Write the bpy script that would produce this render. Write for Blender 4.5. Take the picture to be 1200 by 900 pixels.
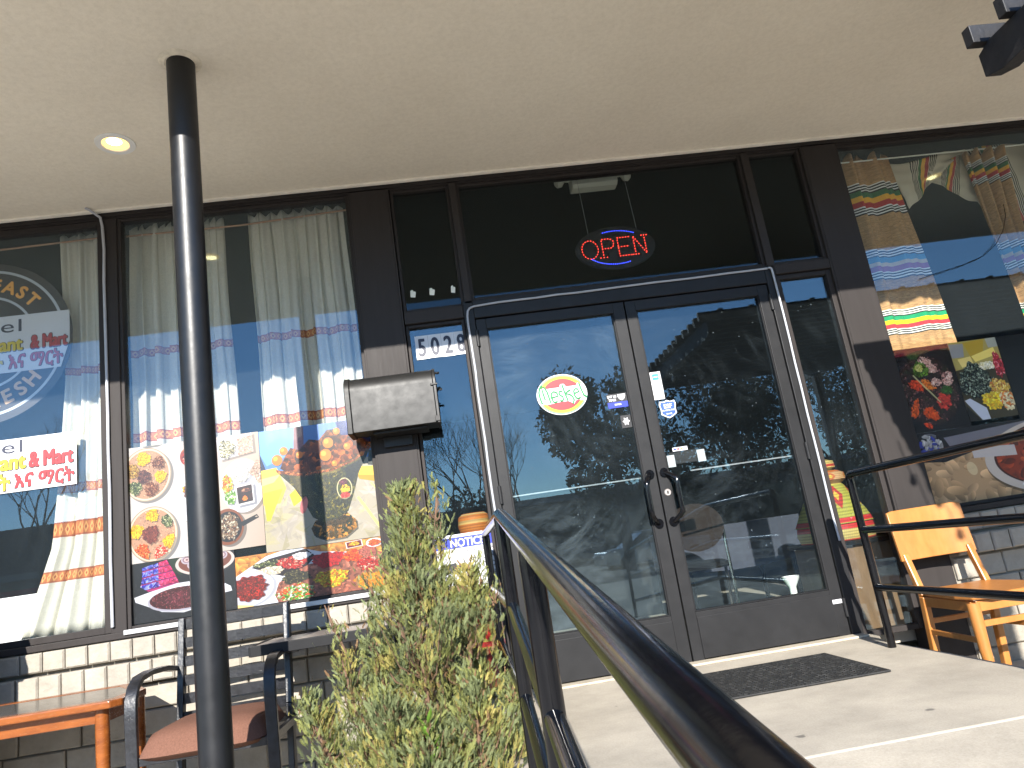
import bpy, math, random
import numpy as np
import mathutils, mathutils.noise
from mathutils import Vector, Matrix, Euler

random.seed(7)
rng = np.random.RandomState(7)
sc = bpy.context.scene
for o in list(bpy.data.objects):
    bpy.data.objects.remove(o)
C = sc.collection

# ---------------------------------------------------------------- camera
cam_d = bpy.data.cameras.new('camera')
cam = bpy.data.objects.new('camera', cam_d)
C.objects.link(cam)
RC = ((0.98702443, -0.06405202, -0.14724166), (-0.12837588, 0.23602064, -0.96323096), (0.09644896, 0.96963477, 0.22473541))
mw = Matrix.Identity(4)
for i in range(3):
    mw[i][0] = RC[0][i]
    mw[i][1] = -RC[1][i]
    mw[i][2] = -RC[2][i]
mw.translation = Vector((0, -4.1, 0.726))
cam.matrix_world = mw
cam_d.sensor_width = 36
cam_d.lens = 849.08 / 1200 * 36
cam_d.clip_start = 0.02
cam_d.clip_end = 3000
sc.camera = cam
sc.render.resolution_x = 1024
sc.render.resolution_y = 768

# ---------------------------------------------------------------- sky, sun, exposure
SUN = Vector((-0.135, -1.0, 0.51)).normalized()      # towards the sun
el = math.asin(SUN.z)
az = math.atan2(SUN.x, SUN.y)
world = bpy.data.worlds.new('World')
sc.world = world
world.use_nodes = True
wn = world.node_tree
wn.nodes.clear()
sky = wn.nodes.new('ShaderNodeTexSky')
sky.sky_type = 'NISHITA'
sky.sun_disc = False
sky.sun_elevation = el
sky.sun_rotation = az
sky.air_density = 1.0
sky.dust_density = 0.0
sky.ozone_density = 4.5
bg = wn.nodes.new('ShaderNodeBackground')
bg.inputs['Strength'].default_value = 0.14
wo = wn.nodes.new('ShaderNodeOutputWorld')
wn.links.new(sky.outputs[0], bg.inputs[0])
wn.links.new(bg.outputs[0], wo.inputs[0])
sd = bpy.data.lights.new('sun', 'SUN')
sd.energy = 4.4
sd.angle = R_ = math.radians(0.5)
sd.color = (1.0, 0.95, 0.87)
sun = bpy.data.objects.new('sun', sd)
C.objects.link(sun)
sun.rotation_euler = (-SUN).to_track_quat('-Z', 'Y').to_euler()
sun.location = (0, -10, 8)
sc.view_settings.view_transform = 'Standard'
sc.view_settings.look = 'None'
sc.view_settings.exposure = 1.55
sc.view_settings.gamma = 1
sc.cycles.max_bounces = 10
sc.cycles.diffuse_bounces = 5
sc.cycles.transparent_max_bounces = 24
sc.cycles.transmission_bounces = 6
sc.cycles.caustics_reflective = False
sc.cycles.caustics_refractive = False
sc.cycles.use_denoising = True

# ---------------------------------------------------------------- helpers
def root_off(p):
    v = Vector((0, 0, 0))
    while p is not None:
        v += Vector(p.location)
        p = p.parent
    return v

class MB:
    def __init__(s):
        s.v, s.f, s.m, s.uv = [], [], [], {}
    def add(s, vs, fs, mi=0, uvs=None):
        b = len(s.v)
        s.v += [tuple(v) for v in vs]
        for k, f in enumerate(fs):
            if uvs is not None:
                s.uv[len(s.f)] = [uvs[i] for i in f]
            s.f.append(tuple(b + i for i in f))
            s.m.append(mi)
        return s
    def box(s, x0, x1, y0, y1, z0, z1, mi=0, M=None):
        vs = [Vector(p) for p in ((x0,y0,z0),(x1,y0,z0),(x1,y1,z0),(x0,y1,z0),(x0,y0,z1),(x1,y0,z1),(x1,y1,z1),(x0,y1,z1))]
        if M is not None: vs = [M @ v for v in vs]
        return s.add(vs, [(0,3,2,1),(4,5,6,7),(0,1,5,4),(1,2,6,5),(2,3,7,6),(3,0,4,7)], mi)
    def bar(s, a, b, w, t, mi=0, up=Vector((0,0,1))):
        a, b = Vector(a), Vector(b)
        d = (b - a); L = d.length; d.normalize()
        u = up if abs(d.dot(up)) < .95 else Vector((0,1,0))
        x = d.cross(u).normalized(); z = x.cross(d).normalized()
        M = Matrix((x, d, z)).transposed().to_4x4(); M.translation = a
        return s.box(-w/2, w/2, 0, L, -t/2, t/2, mi, M)
    def tube(s, pts, r, n=12, cap=True, mi=0):
        pts = [Vector(p) for p in pts]
        rr = r if isinstance(r, (list, tuple)) else [r] * len(pts)
        t0 = (pts[1] - pts[0]).normalized()
        u = Vector((0,0,1)) if abs(t0.z) < .9 else Vector((1,0,0))
        x = t0.cross(u).normalized()
        vs, fs = [], []
        for i, p in enumerate(pts):
            t = ((pts[min(i+1, len(pts)-1)] - p).normalized() + (p - pts[max(i-1, 0)]).normalized())
            t.normalize()
            x = (x - t * x.dot(t)).normalized()
            y = t.cross(x)
            for k in range(n):
                a = 2 * math.pi * k / n
                vs.append(p + (x * math.cos(a) + y * math.sin(a)) * rr[i])
        for i in range(len(pts) - 1):
            for k in range(n):
                k2 = (k + 1) % n
                fs.append((i*n+k, i*n+k2, (i+1)*n+k2, (i+1)*n+k))
        if cap:
            fs.append(tuple(reversed(range(n))))
            fs.append(tuple((len(pts)-1)*n + k for k in range(n)))
        return s.add(vs, fs, mi)
    def lathe(s, prof, c, n=28, mi=0, axis='z', sx=1.0):
        vs, fs = [], []
        for (r, h) in prof:
            for k in range(n):
                a = 2 * math.pi * k / n
                if axis == 'z': vs.append((c[0] + r*sx*math.cos(a), c[1] + r*math.sin(a), c[2] + h))
                elif axis == 'y': vs.append((c[0] + r*math.cos(a), c[1] + h, c[2] - r*math.sin(a)))
                else: vs.append((c[0] + h, c[1] + r*math.cos(a), c[2] + r*math.sin(a)))
        for i in range(len(prof) - 1):
            for k in range(n):
                k2 = (k + 1) % n
                fs.append((i*n+k, i*n+k2, (i+1)*n+k2, (i+1)*n+k))
        fs.append(tuple(reversed(range(n)))); fs.append(tuple((len(prof)-1)*n + k for k in range(n)))
        return s.add(vs, fs, mi)
    def prism_x(s, poly, x0, x1, mi=0):            # poly of (y, z)
        n = len(poly)
        vs = [(x0, y, z) for y, z in poly] + [(x1, y, z) for y, z in poly]
        fs = [tuple(reversed(range(n))), tuple(range(n, 2*n))] + [(i, (i+1) % n, n + (i+1) % n, n + i) for i in range(n)]
        return s.add(vs, fs, mi)
    def prism_y(s, poly, y0, y1, mi=0):            # poly of (x, z), counter-clockwise seen from -y
        n = len(poly)
        vs = [(x, y0, z) for x, z in poly] + [(x, y1, z) for x, z in poly]
        fs = [tuple(range(n)), tuple(reversed(range(n, 2*n)))] + [((i+1) % n, i, n + i, n + (i+1) % n) for i in range(n)]
        return s.add(vs, fs, mi)
    def prism_z(s, poly, z0, z1, mi=0):
        n = len(poly)
        vs = [(x, y, z0) for x, y in poly] + [(x, y, z1) for x, y in poly]
        fs = [tuple(reversed(range(n))), tuple(range(n, 2*n))] + [(i, (i+1) % n, n + (i+1) % n, n + i) for i in range(n)]
        return s.add(vs, fs, mi)
    def card(s, x0, x1, z0, z1, y, t=0.002, mi=0, quad=None):  # thin sheet with uv on its front
        q = quad or ((x0, z0), (x1, z0), (x1, z1), (x0, z1))
        vs = [(x, y, z) for x, z in q] + [(x, y + t, z) for x, z in q]
        uv = [(0,0),(1,0),(1,1),(0,1)] * 2
        return s.add(vs, [(0,1,2,3), (7,6,5,4), (1,0,4,5), (2,1,5,6), (3,2,6,7), (0,3,7,4)], mi, uv)
    def build(s, name, mat, parent=None, smooth=False, bevel=0, seg=2):
        me = bpy.data.meshes.new(name)
        off = root_off(parent)
        vv = np.array(s.v, dtype=np.float64).reshape(-1, 3) - np.array(off)
        me.from_pydata(vv.tolist(), [], s.f)
        mats = mat if isinstance(mat, (list, tuple)) else [mat]
        for m_ in mats: me.materials.append(m_)
        if len(mats) > 1:
            me.polygons.foreach_set('material_index', s.m)
        if s.uv:
            ul = me.uv_layers.new(name='UVMap')
            for fi, us in s.uv.items():
                p = me.polygons[fi]
                for k, li in enumerate(p.loop_indices):
                    ul.data[li].uv = us[k]
        me.update()
        if smooth:
            me.polygons.foreach_set('use_smooth', [True] * len(me.polygons))
            me.set_sharp_from_angle(angle=math.radians(42))
        o = bpy.data.objects.new(name, me)
        C.objects.link(o)
        o.parent = parent
        if bevel:
            b = o.modifiers.new('bevel', 'BEVEL'); b.width = bevel; b.segments = seg; b.limit_method = 'ANGLE'; b.angle_limit = math.radians(40)
        return o

def thing(name, label, cat, loc=(0,0,0), group=None):
    o = bpy.data.objects.new(name, None); C.objects.link(o)
    o.location = loc; o.empty_display_size = .1
    o['label'] = label; o['category'] = cat
    if group: o['group'] = group
    return o
def tag(o, label, cat, group=None):
    o['label'] = label; o['category'] = cat
    if group: o['group'] = group
    return o
def kind(o, k): o['kind'] = k; return o
def relabel(o, label): o['label'] = label; return o
def dup(root, loc=None, rotz=None, label=None):
    def cp(o, par):
        c = o.copy(); C.objects.link(c)
        if par is not None: c.parent = par
        for ch in o.children: cp(ch, c)
        return c
    r = cp(root, None)
    if loc is not None: r.location = loc
    if rotz is not None: r.rotation_euler = (0, 0, rotz)
    if label: r['label'] = label
    return r

# ---------------------------------------------------------------- materials
def new_mat(name):
    m = bpy.data.materials.new(name); m.use_nodes = True
    nt = m.node_tree; nt.nodes.clear()
    out = nt.nodes.new('ShaderNodeOutputMaterial')
    return m, nt, out
def N(nt, t, **kw):
    n = nt.nodes.new(t)
    for k, v in kw.items():
        if k.startswith('i_'):
            n.inputs[k[2:].replace('_', ' ')].default_value = v
        else: setattr(n, k, v)
    return n
def mat(name, col, rough=.6, metal=0, var=.12, scale=6, bump=0, bscale=60, spec=.5, coat=0, col2=None, stretch=None, streak=0, rvar=.12, transl=0, sheen=0):
    m, nt, out = new_mat(name)
    L = nt.links.new
    b = N(nt, 'ShaderNodeBsdfPrincipled')
    b.inputs['Metallic'].default_value = metal
    b.inputs['Specular IOR Level'].default_value = spec
    if coat: b.inputs['Coat Weight'].default_value = coat; b.inputs['Coat Roughness'].default_value = .12
    if sheen: b.inputs['Sheen Weight'].default_value = sheen
    tc = N(nt, 'ShaderNodeTexCoord'); mp = N(nt, 'ShaderNodeMapping')
    geo = N(nt, 'ShaderNodeNewGeometry')
    L(geo.outputs['Position'], mp.inputs[0])
    if stretch: mp.inputs['Scale'].default_value = stretch
    no = N(nt, 'ShaderNodeTexNoise'); no.inputs['Scale'].default_value = scale; no.inputs['Detail'].default_value = 8; no.inputs['Roughness'].default_value = .65
    L(mp.outputs[0], no.inputs['Vector'])
    rp = N(nt, 'ShaderNodeValToRGB'); rp.color_ramp.elements[0].position = .3; rp.color_ramp.elements[1].position = .7
    c2 = col2 or tuple(min(1, c * (1 + var)) for c in col)
    c1 = col if col2 else tuple(c * (1 - var) for c in col)
    rp.color_ramp.elements[0].color = (*c1, 1); rp.color_ramp.elements[1].color = (*c2, 1)
    L(no.outputs[0], rp.inputs[0]); L(rp.outputs[0], b.inputs['Base Color'])
    mr = N(nt, 'ShaderNodeMapRange'); mr.inputs['To Min'].default_value = max(.02, rough - rvar); mr.inputs['To Max'].default_value = min(1, rough + rvar)
    n3 = N(nt, 'ShaderNodeTexNoise'); n3.inputs['Scale'].default_value = scale * 3.1; n3.inputs['Detail'].default_value = 5
    L(mp.outputs[0], n3.inputs['Vector']); L(n3.outputs[0], mr.inputs[0]); L(mr.outputs[0], b.inputs['Roughness'])
    if bump:
        n2 = N(nt, 'ShaderNodeTexNoise'); n2.inputs['Scale'].default_value = bscale; n2.inputs['Detail'].default_value = 6
        L(mp.outputs[0], n2.inputs['Vector'])
        bm = N(nt, 'ShaderNodeBump'); bm.inputs['Strength'].default_value = bump; bm.inputs['Distance'].default_value = .004
        L(n2.outputs[0], bm.inputs['Height']); L(bm.outputs[0], b.inputs['Normal'])
    if transl:
        t = N(nt, 'ShaderNodeBsdfTranslucent'); L(rp.outputs[0], t.inputs[0])
        mx = N(nt, 'ShaderNodeMixShader'); mx.inputs[0].default_value = transl
        L(b.outputs[0], mx.inputs[1]); L(t.outputs[0], mx.inputs[2]); L(mx.outputs[0], out.inputs[0])
    else: L(b.outputs[0], out.inputs[0])
    return m
def emat(name, col, strength):
    m, nt, out = new_mat(name)
    e = N(nt, 'ShaderNodeEmission'); e.inputs[0].default_value = (*col, 1); e.inputs[1].default_value = strength
    nt.links.new(e.outputs[0], out.inputs[0]); return m
def S(r, g, b):                                   # sRGB 0-255 to linear
    f = lambda c: (c/255/12.92) if c <= 10 else ((c/255 + .055)/1.055)**2.4
    return (f(r), f(g), f(b))
def flat(name, col, rough=.45, emis=0):
    m, nt, out = new_mat(name)
    b = N(nt, 'ShaderNodeBsdfPrincipled'); b.inputs['Base Color'].default_value = (*col, 1); b.inputs['Roughness'].default_value = rough
    nt.links.new(b.outputs[0], out.inputs[0]); return m
def img_mat(name, arr, rough=.35, see=0.0, transl=0.0, bump=0.0, weave=False):
    h, w = arr.shape[:2]
    im = bpy.data.images.new(name, w, h)
    px = np.ones((h, w, 4), np.float32); px[..., :3] = np.clip(arr[::-1], 0, 1)
    im.pixels.foreach_set(px.ravel()); im.update(); im.pack()
    m, nt, out = new_mat(name); L = nt.links.new
    tx = N(nt, 'ShaderNodeTexImage'); tx.image = im; tx.interpolation = 'Cubic'
    uv = N(nt, 'ShaderNodeUVMap'); L(uv.outputs[0], tx.inputs[0])
    b = N(nt, 'ShaderNodeBsdfPrincipled'); b.inputs['Roughness'].default_value = rough
    L(tx.outputs[0], b.inputs['Base Color'])
    if bump:
        n2 = N(nt, 'ShaderNodeTexNoise'); n2.inputs['Scale'].default_value = 90
        g = N(nt, 'ShaderNodeNewGeometry'); L(g.outputs['Position'], n2.inputs['Vector'])
        bm = N(nt, 'ShaderNodeBump'); bm.inputs['Strength'].default_value = bump; bm.inputs['Distance'].default_value = .004
        L(n2.outputs[0], bm.inputs['Height']); L(bm.outputs[0], b.inputs['Normal'])
    last = b
    if transl:
        t = N(nt, 'ShaderNodeBsdfTranslucent'); L(tx.outputs[0], t.inputs[0])
        mx = N(nt, 'ShaderNodeMixShader'); mx.inputs[0].default_value = transl
        L(last.outputs[0], mx.inputs[1]); L(t.outputs[0], mx.inputs[2]); last = mx
    if see:
        t = N(nt, 'ShaderNodeBsdfTransparent')
        mx = N(nt, 'ShaderNodeMixShader'); mx.inputs[0].default_value = see
        L(last.outputs[0], mx.inputs[1]); L(t.outputs[0], mx.inputs[2]); last = mx
    L(last.outputs[0], out.inputs[0]); return m
def glass_mat(name, refl=.13, tint=(.72, .76, .76), dirt=.06, swirl=1.0, centre=(0, 0, 0)):
    m, nt, out = new_mat(name); L = nt.links.new
    tr = N(nt, 'ShaderNodeBsdfTransparent'); tr.inputs[0].default_value = (*tint, 1)
    gl = N(nt, 'ShaderNodeBsdfGlossy'); gl.inputs['Roughness'].default_value = 0.0; gl.inputs[0].default_value = (.66, .87, 1, 1)
    gi = N(nt, 'ShaderNodeNewGeometry'); dt = N(nt, 'ShaderNodeVectorMath', operation='DOT_PRODUCT'); L(gi.outputs['Incoming'], dt.inputs[0]); L(gi.outputs['Normal'], dt.inputs[1])
    ab = N(nt, 'ShaderNodeMath', operation='ABSOLUTE'); L(dt.outputs['Value'], ab.inputs[0])
    om = N(nt, 'ShaderNodeMath', operation='SUBTRACT'); om.inputs[0].default_value = 1; L(ab.outputs[0], om.inputs[1])
    pw = N(nt, 'ShaderNodeMath', operation='POWER'); pw.inputs[1].default_value = 5; L(om.outputs[0], pw.inputs[0])
    fr = N(nt, 'ShaderNodeMath', operation='MULTIPLY_ADD'); fr.inputs[1].default_value = .9; fr.inputs[2].default_value = .035; L(pw.outputs[0], fr.inputs[0])
    ad = N(nt, 'ShaderNodeMath', operation='ADD'); ad.inputs[1].default_value = refl
    L(fr.outputs[0], ad.inputs[0])
    m1 = N(nt, 'ShaderNodeMixShader'); L(ad.outputs[0], m1.inputs[0]); L(tr.outputs[0], m1.inputs[1]); L(gl.outputs[0], m1.inputs[2])
    # wiped dust: rings round the wiping hand, broken by noise
    g = N(nt, 'ShaderNodeNewGeometry'); mp = N(nt, 'ShaderNodeMapping'); mp.inputs['Location'].default_value = tuple(-c for c in centre)
    L(g.outputs['Position'], mp.inputs[0])
    nd = N(nt, 'ShaderNodeTexNoise'); nd.inputs['Scale'].default_value = 1.3; nd.inputs['Detail'].default_value = 1; L(mp.outputs[0], nd.inputs['Vector'])
    vm = N(nt, 'ShaderNodeVectorMath', operation='MULTIPLY_ADD'); vm.inputs[1].default_value = (.35, .0, .35); L(nd.outputs['Color'], vm.inputs[0]); L(mp.outputs[0], vm.inputs[2])
    sx = N(nt, 'ShaderNodeSeparateXYZ'); L(vm.outputs[0], sx.inputs[0])
    def arcs(cx, cz, fr_, fa, seed):                       # streaks along arcs about (cx, cz)
        ax = N(nt, 'ShaderNodeMath', operation='SUBTRACT'); ax.inputs[1].default_value = cx; L(sx.outputs['X'], ax.inputs[0])
        az_ = N(nt, 'ShaderNodeMath', operation='SUBTRACT'); az_.inputs[1].default_value = cz; L(sx.outputs['Z'], az_.inputs[0])
        an = N(nt, 'ShaderNodeMath', operation='ARCTAN2'); L(az_.outputs[0], an.inputs[0]); L(ax.outputs[0], an.inputs[1])
        cb = N(nt, 'ShaderNodeCombineXYZ'); L(ax.outputs[0], cb.inputs[0]); L(az_.outputs[0], cb.inputs[1])
        ln = N(nt, 'ShaderNodeVectorMath', operation='LENGTH'); L(cb.outputs[0], ln.inputs[0])
        r_ = N(nt, 'ShaderNodeMath', operation='MULTIPLY'); r_.inputs[1].default_value = fr_; L(ln.outputs['Value'], r_.inputs[0])
        t_ = N(nt, 'ShaderNodeMath', operation='MULTIPLY'); t_.inputs[1].default_value = fa; L(an.outputs[0], t_.inputs[0])
        c2_ = N(nt, 'ShaderNodeCombineXYZ'); c2_.inputs[2].default_value = seed; L(r_.outputs[0], c2_.inputs[0]); L(t_.outputs[0], c2_.inputs[1])
        no_ = N(nt, 'ShaderNodeTexNoise'); no_.inputs['Scale'].default_value = 1; no_.inputs['Detail'].default_value = 5; no_.inputs['Roughness'].default_value = .72; L(c2_.outputs[0], no_.inputs['Vector'])
        mr_ = N(nt, 'ShaderNodeMapRange'); mr_.inputs['From Min'].default_value = .46; mr_.inputs['From Max'].default_value = .74; L(no_.outputs[0], mr_.inputs[0]); return mr_
    a1_ = arcs(.1, -.35, 11, 1.6, 0); a2_ = arcs(-.25, .45, 13, 1.3, 7)
    wv = N(nt, 'ShaderNodeMath', operation='MAXIMUM'); L(a1_.outputs[0], wv.inputs[0]); L(a2_.outputs[0], wv.inputs[1])
    n2 = N(nt, 'ShaderNodeTexNoise'); n2.inputs['Scale'].default_value = 2.3; n2.inputs['Detail'].default_value = 4; L(mp.outputs[0], n2.inputs['Vector'])
    r2 = N(nt, 'ShaderNodeMapRange'); r2.inputs['From Min'].default_value = .40; r2.inputs['From Max'].default_value = .75; L(n2.outputs[0], r2.inputs[0])
    mu = N(nt, 'ShaderNodeMath', operation='MULTIPLY'); L(wv.outputs[0], mu.inputs[0]); L(r2.outputs[0], mu.inputs[1])
    sw = N(nt, 'ShaderNodeMath', operation='MULTIPLY_ADD'); sw.inputs[1].default_value = dirt * swirl; sw.inputs[2].default_value = dirt * .22; L(mu.outputs[0], sw.inputs[0])
    # small specks
    vo = N(nt, 'ShaderNodeTexVoronoi'); vo.inputs['Scale'].default_value = 16; L(g.outputs['Position'], vo.inputs['Vector'])
    lt = N(nt, 'ShaderNodeMath', operation='LESS_THAN'); lt.inputs[1].default_value = .045; L(vo.outputs[0], lt.inputs[0])
    sp = N(nt, 'ShaderNodeMath', operation='MULTIPLY'); sp.inputs[1].default_value = .22 * min(1, swirl); L(lt.outputs[0], sp.inputs[0])
    a2 = N(nt, 'ShaderNodeMath', operation='ADD'); L(sw.outputs[0], a2.inputs[0]); L(sp.outputs[0], a2.inputs[1])
    df = N(nt, 'ShaderNodeBsdfDiffuse'); df.inputs[0].default_value = (.48, .60, .68, 1)
    m2 = N(nt, 'ShaderNodeMixShader'); L(a2.outputs[0], m2.inputs[0]); L(m1.outputs[0], m2.inputs[1]); L(df.outputs[0], m2.inputs[2])
    L(m2.outputs[0], out.inputs[0]); return m

M = {}
M['bronze'] = mat('dark bronze painted aluminium', (.032, .028, .027), .5, 0, .10, 3, .15, 200, stretch=(8, 8, .6), spec=.12)
M['bronze2'] = mat('dark bronze door paint', (.016, .016, .017), .42, 0, .14, 5, .12, 180, spec=.2)
M['soffit'] = None
M['pipe'] = mat('black gloss enamel pipe', (.003, .003, .004), .15, 0, .3, 10, .04, 60, spec=.4, rvar=.05)
M['pole'] = mat('black enamel post', (.004, .0045, .006), .42, 0, .3, 8, .08, 40, spec=.45)
M['mailbox'] = mat('weathered dark grey metal', (.011, .0107, .0105), .48, 0, .12, 6, .05, 60, spec=.35)
M['black'] = mat('black', (.005, .005, .006), .55, spec=.25)
M['furn'] = mat('worn black powder coat', (.010, .0105, .013), .34, 0, .7, 30, .3, 70)
M['cushion'] = mat('brown woven seat cloth', (.135, .064, .043), .85, 0, .22, 160, .5, 400, spec=.2)
M['maple'] = mat('honey maple wood', (.33, .125, .028), .35, 0, 0, 5, .05, 60, col2=(.41, .175, .045), stretch=(3, 3, 1))
M['oak'] = mat('orange stained wood', (.13, .034, .008), .25, 0, 0, 9, .1, 60, col2=(.25, .075, .014), stretch=(1, 4, 4))
M['tglass'] = mat('smoked glass table inlay', (.08, .07, .06), .2, 0, .2, 5, spec=.3, rvar=.05)
M['stone_top'] = mat('grey brown table top', (.16, .135, .115), .42, 0, .25, 14, .1, 80)
M['white'] = mat('white paint', (.78, .78, .76), .5, 0, .05, 12)
M['offwhite'] = mat('yellowed white plastic', (.72, .72, .62), .5, 0, .08, 12)
M['cable'] = mat('white cable sleeve', (.36, .37, .40), .4, 0, .1, 12)
M['rod'] = mat('thin brass curtain rod', (.35, .2, .12), .45, .2, .2, 20)
M['rubber'] = mat('black rubber mat', (.010, .010, .011), .62, 0, .5, 30, .3, 120, col2=(.030, .029, .027), spec=.3)
M['rope'] = mat('matte black cord', (.006, .006, .006), .95, spec=.05)
M['lens'] = emat('warm lamp', (1, .72, .32), 6)
M['paper'] = flat('white vinyl', (.52, .52, .54), .4)
M['pblack'] = flat('black print', (.004, .004, .006), .5)
M['pred'] = flat('red print', (.34, .006, .012), .45)
M['pyellow'] = flat('yellow print', (.55, .40, .004), .45)
M['pgreen'] = flat('green print', (.09, .45, .14), .45)
M['pblue'] = flat('blue print', (.003, .018, .33), .45)
M['pnavy'] = flat('navy print', (.006, .009, .03), .5)
M['porange'] = flat('orange print', (.72, .33, .05), .5)
M['pbrown'] = flat('brown vinyl', (.018, .011, .009), .5)
M['pgrey'] = flat('grey print', (.45, .45, .46), .5)
M['pcyan'] = flat('light blue print', (.02, .2, .45), .5)

def soffit_mat():
    m, nt, out = new_mat('beige stucco soffit'); L = nt.links.new
    b = N(nt, 'ShaderNodeBsdfPrincipled'); b.inputs['Roughness'].default_value = .9
    g = N(nt, 'ShaderNodeNewGeometry')
    n1 = N(nt, 'ShaderNodeTexNoise'); n1.inputs['Scale'].default_value = .9; n1.inputs['Detail'].default_value = 7; n1.inputs['Roughness'].default_value = .6
    L(g.outputs['Position'], n1.inputs['Vector'])
    rp = N(nt, 'ShaderNodeValToRGB'); e = rp.color_ramp.elements; e[0].position = .3; e[0].color = (.74, .68, .57, 1); e[1].position = .72; e[1].color = (.85, .79, .67, 1)
    L(n1.outputs[0], rp.inputs[0])
    n2 = N(nt, 'ShaderNodeTexNoise'); n2.inputs['Scale'].default_value = 38; n2.inputs['Detail'].default_value = 9; n2.inputs['Roughness'].default_value = .75
    L(g.outputs['Position'], n2.inputs['Vector'])
    mx = N(nt, 'ShaderNodeMix', data_type='RGBA', blend_type='MULTIPLY'); mx.inputs[0].default_value = .35
    r2 = N(nt, 'ShaderNodeValToRGB'); r2.color_ramp.elements[0].position = .25; r2.color_ramp.elements[0].color = (.62, .6, .56, 1); r2.color_ramp.elements[1].position = .6
    L(n2.outputs[0], r2.inputs[0]); L(rp.outputs[0], mx.inputs[6]); L(r2.outputs[0], mx.inputs[7]); L(mx.outputs[2], b.inputs['Base Color'])
    bm = N(nt, 'ShaderNodeBump'); bm.inputs['Strength'].default_value = .5; bm.inputs['Distance'].default_value = .004
    L(n2.outputs[0], bm.inputs['Height']); L(bm.outputs[0], b.inputs['Normal']); L(b.outputs[0], out.inputs[0]); return m
def concrete_mat(name, base, dark, spots=True):
    m, nt, out = new_mat(name); L = nt.links.new
    b = N(nt, 'ShaderNodeBsdfPrincipled'); b.inputs['Roughness'].default_value = .88
    g = N(nt, 'ShaderNodeNewGeometry')
    n1 = N(nt, 'ShaderNodeTexNoise'); n1.inputs['Scale'].default_value = 2.2; n1.inputs['Detail'].default_value = 10; n1.inputs['Roughness'].default_value = .7
    L(g.outputs['Position'], n1.inputs['Vector'])
    rp = N(nt, 'ShaderNodeValToRGB'); e = rp.color_ramp.elements; e[0].position = .28; e[0].color = (*dark, 1); e[1].position = .62; e[1].color = (*base, 1)
    L(n1.outputs[0], rp.inputs[0])
    n2 = N(nt, 'ShaderNodeTexNoise'); n2.inputs['Scale'].default_value = 130; n2.inputs['Detail'].default_value = 8; n2.inputs['Roughness'].default_value = .8
    L(g.outputs['Position'], n2.inputs['Vector'])
    r2 = N(nt, 'ShaderNodeValToRGB'); r2.color_ramp.elements[0].position = .3; r2.color_ramp.elements[0].color = (.55, .52, .48, 1); r2.color_ramp.elements[1].position = .58
    L(n2.outputs[0], r2.inputs[0])
    mx = N(nt, 'ShaderNodeMix', data_type='RGBA', blend_type='MULTIPLY'); mx.inputs[0].default_value = .55
    L(rp.outputs[0], mx.inputs[6]); L(r2.outputs[0], mx.inputs[7]); last = mx.outputs[2]
    if spots:
        nd = N(nt, 'ShaderNodeTexNoise'); nd.inputs['Scale'].default_value = 20
        L(g.outputs['Position'], nd.inputs['Vector'])
        vm = N(nt, 'ShaderNodeVectorMath', operation='MULTIPLY_ADD'); vm.inputs[1].default_value = (.05, .05, 0); L(nd.outputs['Color'], vm.inputs[0]); L(g.outputs['Position'], vm.inputs[2])
        vo = N(nt, 'ShaderNodeTexVoronoi'); vo.inputs['Scale'].default_value = 3.1; L(vm.outputs[0], vo.inputs['Vector'])
        lt = N(nt, 'ShaderNodeMapRange'); lt.inputs['From Min'].default_value = .07; lt.inputs['From Max'].default_value = .05; lt.inputs['To Max'].default_value = .75; L(vo.outputs[0], lt.inputs[0])
        m3 = N(nt, 'ShaderNodeMix', data_type='RGBA'); m3.inputs[7].default_value = (.07, .062, .055, 1)
        L(lt.outputs[0], m3.inputs[0]); L(last, m3.inputs[6]); last = m3.outputs[2]
    L(last, b.inputs['Base Color'])
    bm = N(nt, 'ShaderNodeBump'); bm.inputs['Strength'].default_value = .35; bm.inputs['Distance'].default_value = .003
    L(n2.outputs[0], bm.inputs['Height']); L(bm.outputs[0], b.inputs['Normal']); L(b.outputs[0], out.inputs[0]); return m
M['soffit'] = soffit_mat()
M['concrete'] = concrete_mat('pale worn concrete', (.42, .375, .305), (.27, .24, .195))
M['slab'] = concrete_mat('patio concrete', (.50, .46, .40), (.36, .33, .28))
M['asphalt'] = mat('sun bleached asphalt', (.05, .05, .051), .9, 0, .2, 3, .4, 200)
M['brick'] = mat('cream painted brick', (.27, .242, .20), .75, 0, .18, 9, 1.0, 45)
M['mortar'] = mat('painted mortar', (.25, .225, .185), .9, 0, .12, 14, .5, 90)
TN = (.965, .975, .975)
M['glassW'] = glass_mat('window glass', .012, TN, dirt=.045, swirl=.25, centre=(-1, 0, 1.2))
M['glassT'] = glass_mat('transom glass', -.018, (.8, .82, .82), dirt=.0, swirl=0, centre=(1, 0, 4))
M['glassL'] = glass_mat('left door glass', .02, (.8, .84, .84), dirt=.038, swirl=1.5, centre=(.75, 0, .95))
M['glassR'] = glass_mat('right door glass', .01, (.88, .9, .9), dirt=.013, swirl=1.5, centre=(1.7, 0, 1.2))
M['glassS'] = glass_mat('sidelight glass', .02, (.85, .88, .88), dirt=.018, swirl=1.0, centre=(-.3, 0, 1.4))
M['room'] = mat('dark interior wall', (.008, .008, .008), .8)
M['roomfloor'] = mat('interior tile floor', (.42, .38, .31), .6, 0, .1, 3)
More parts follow.
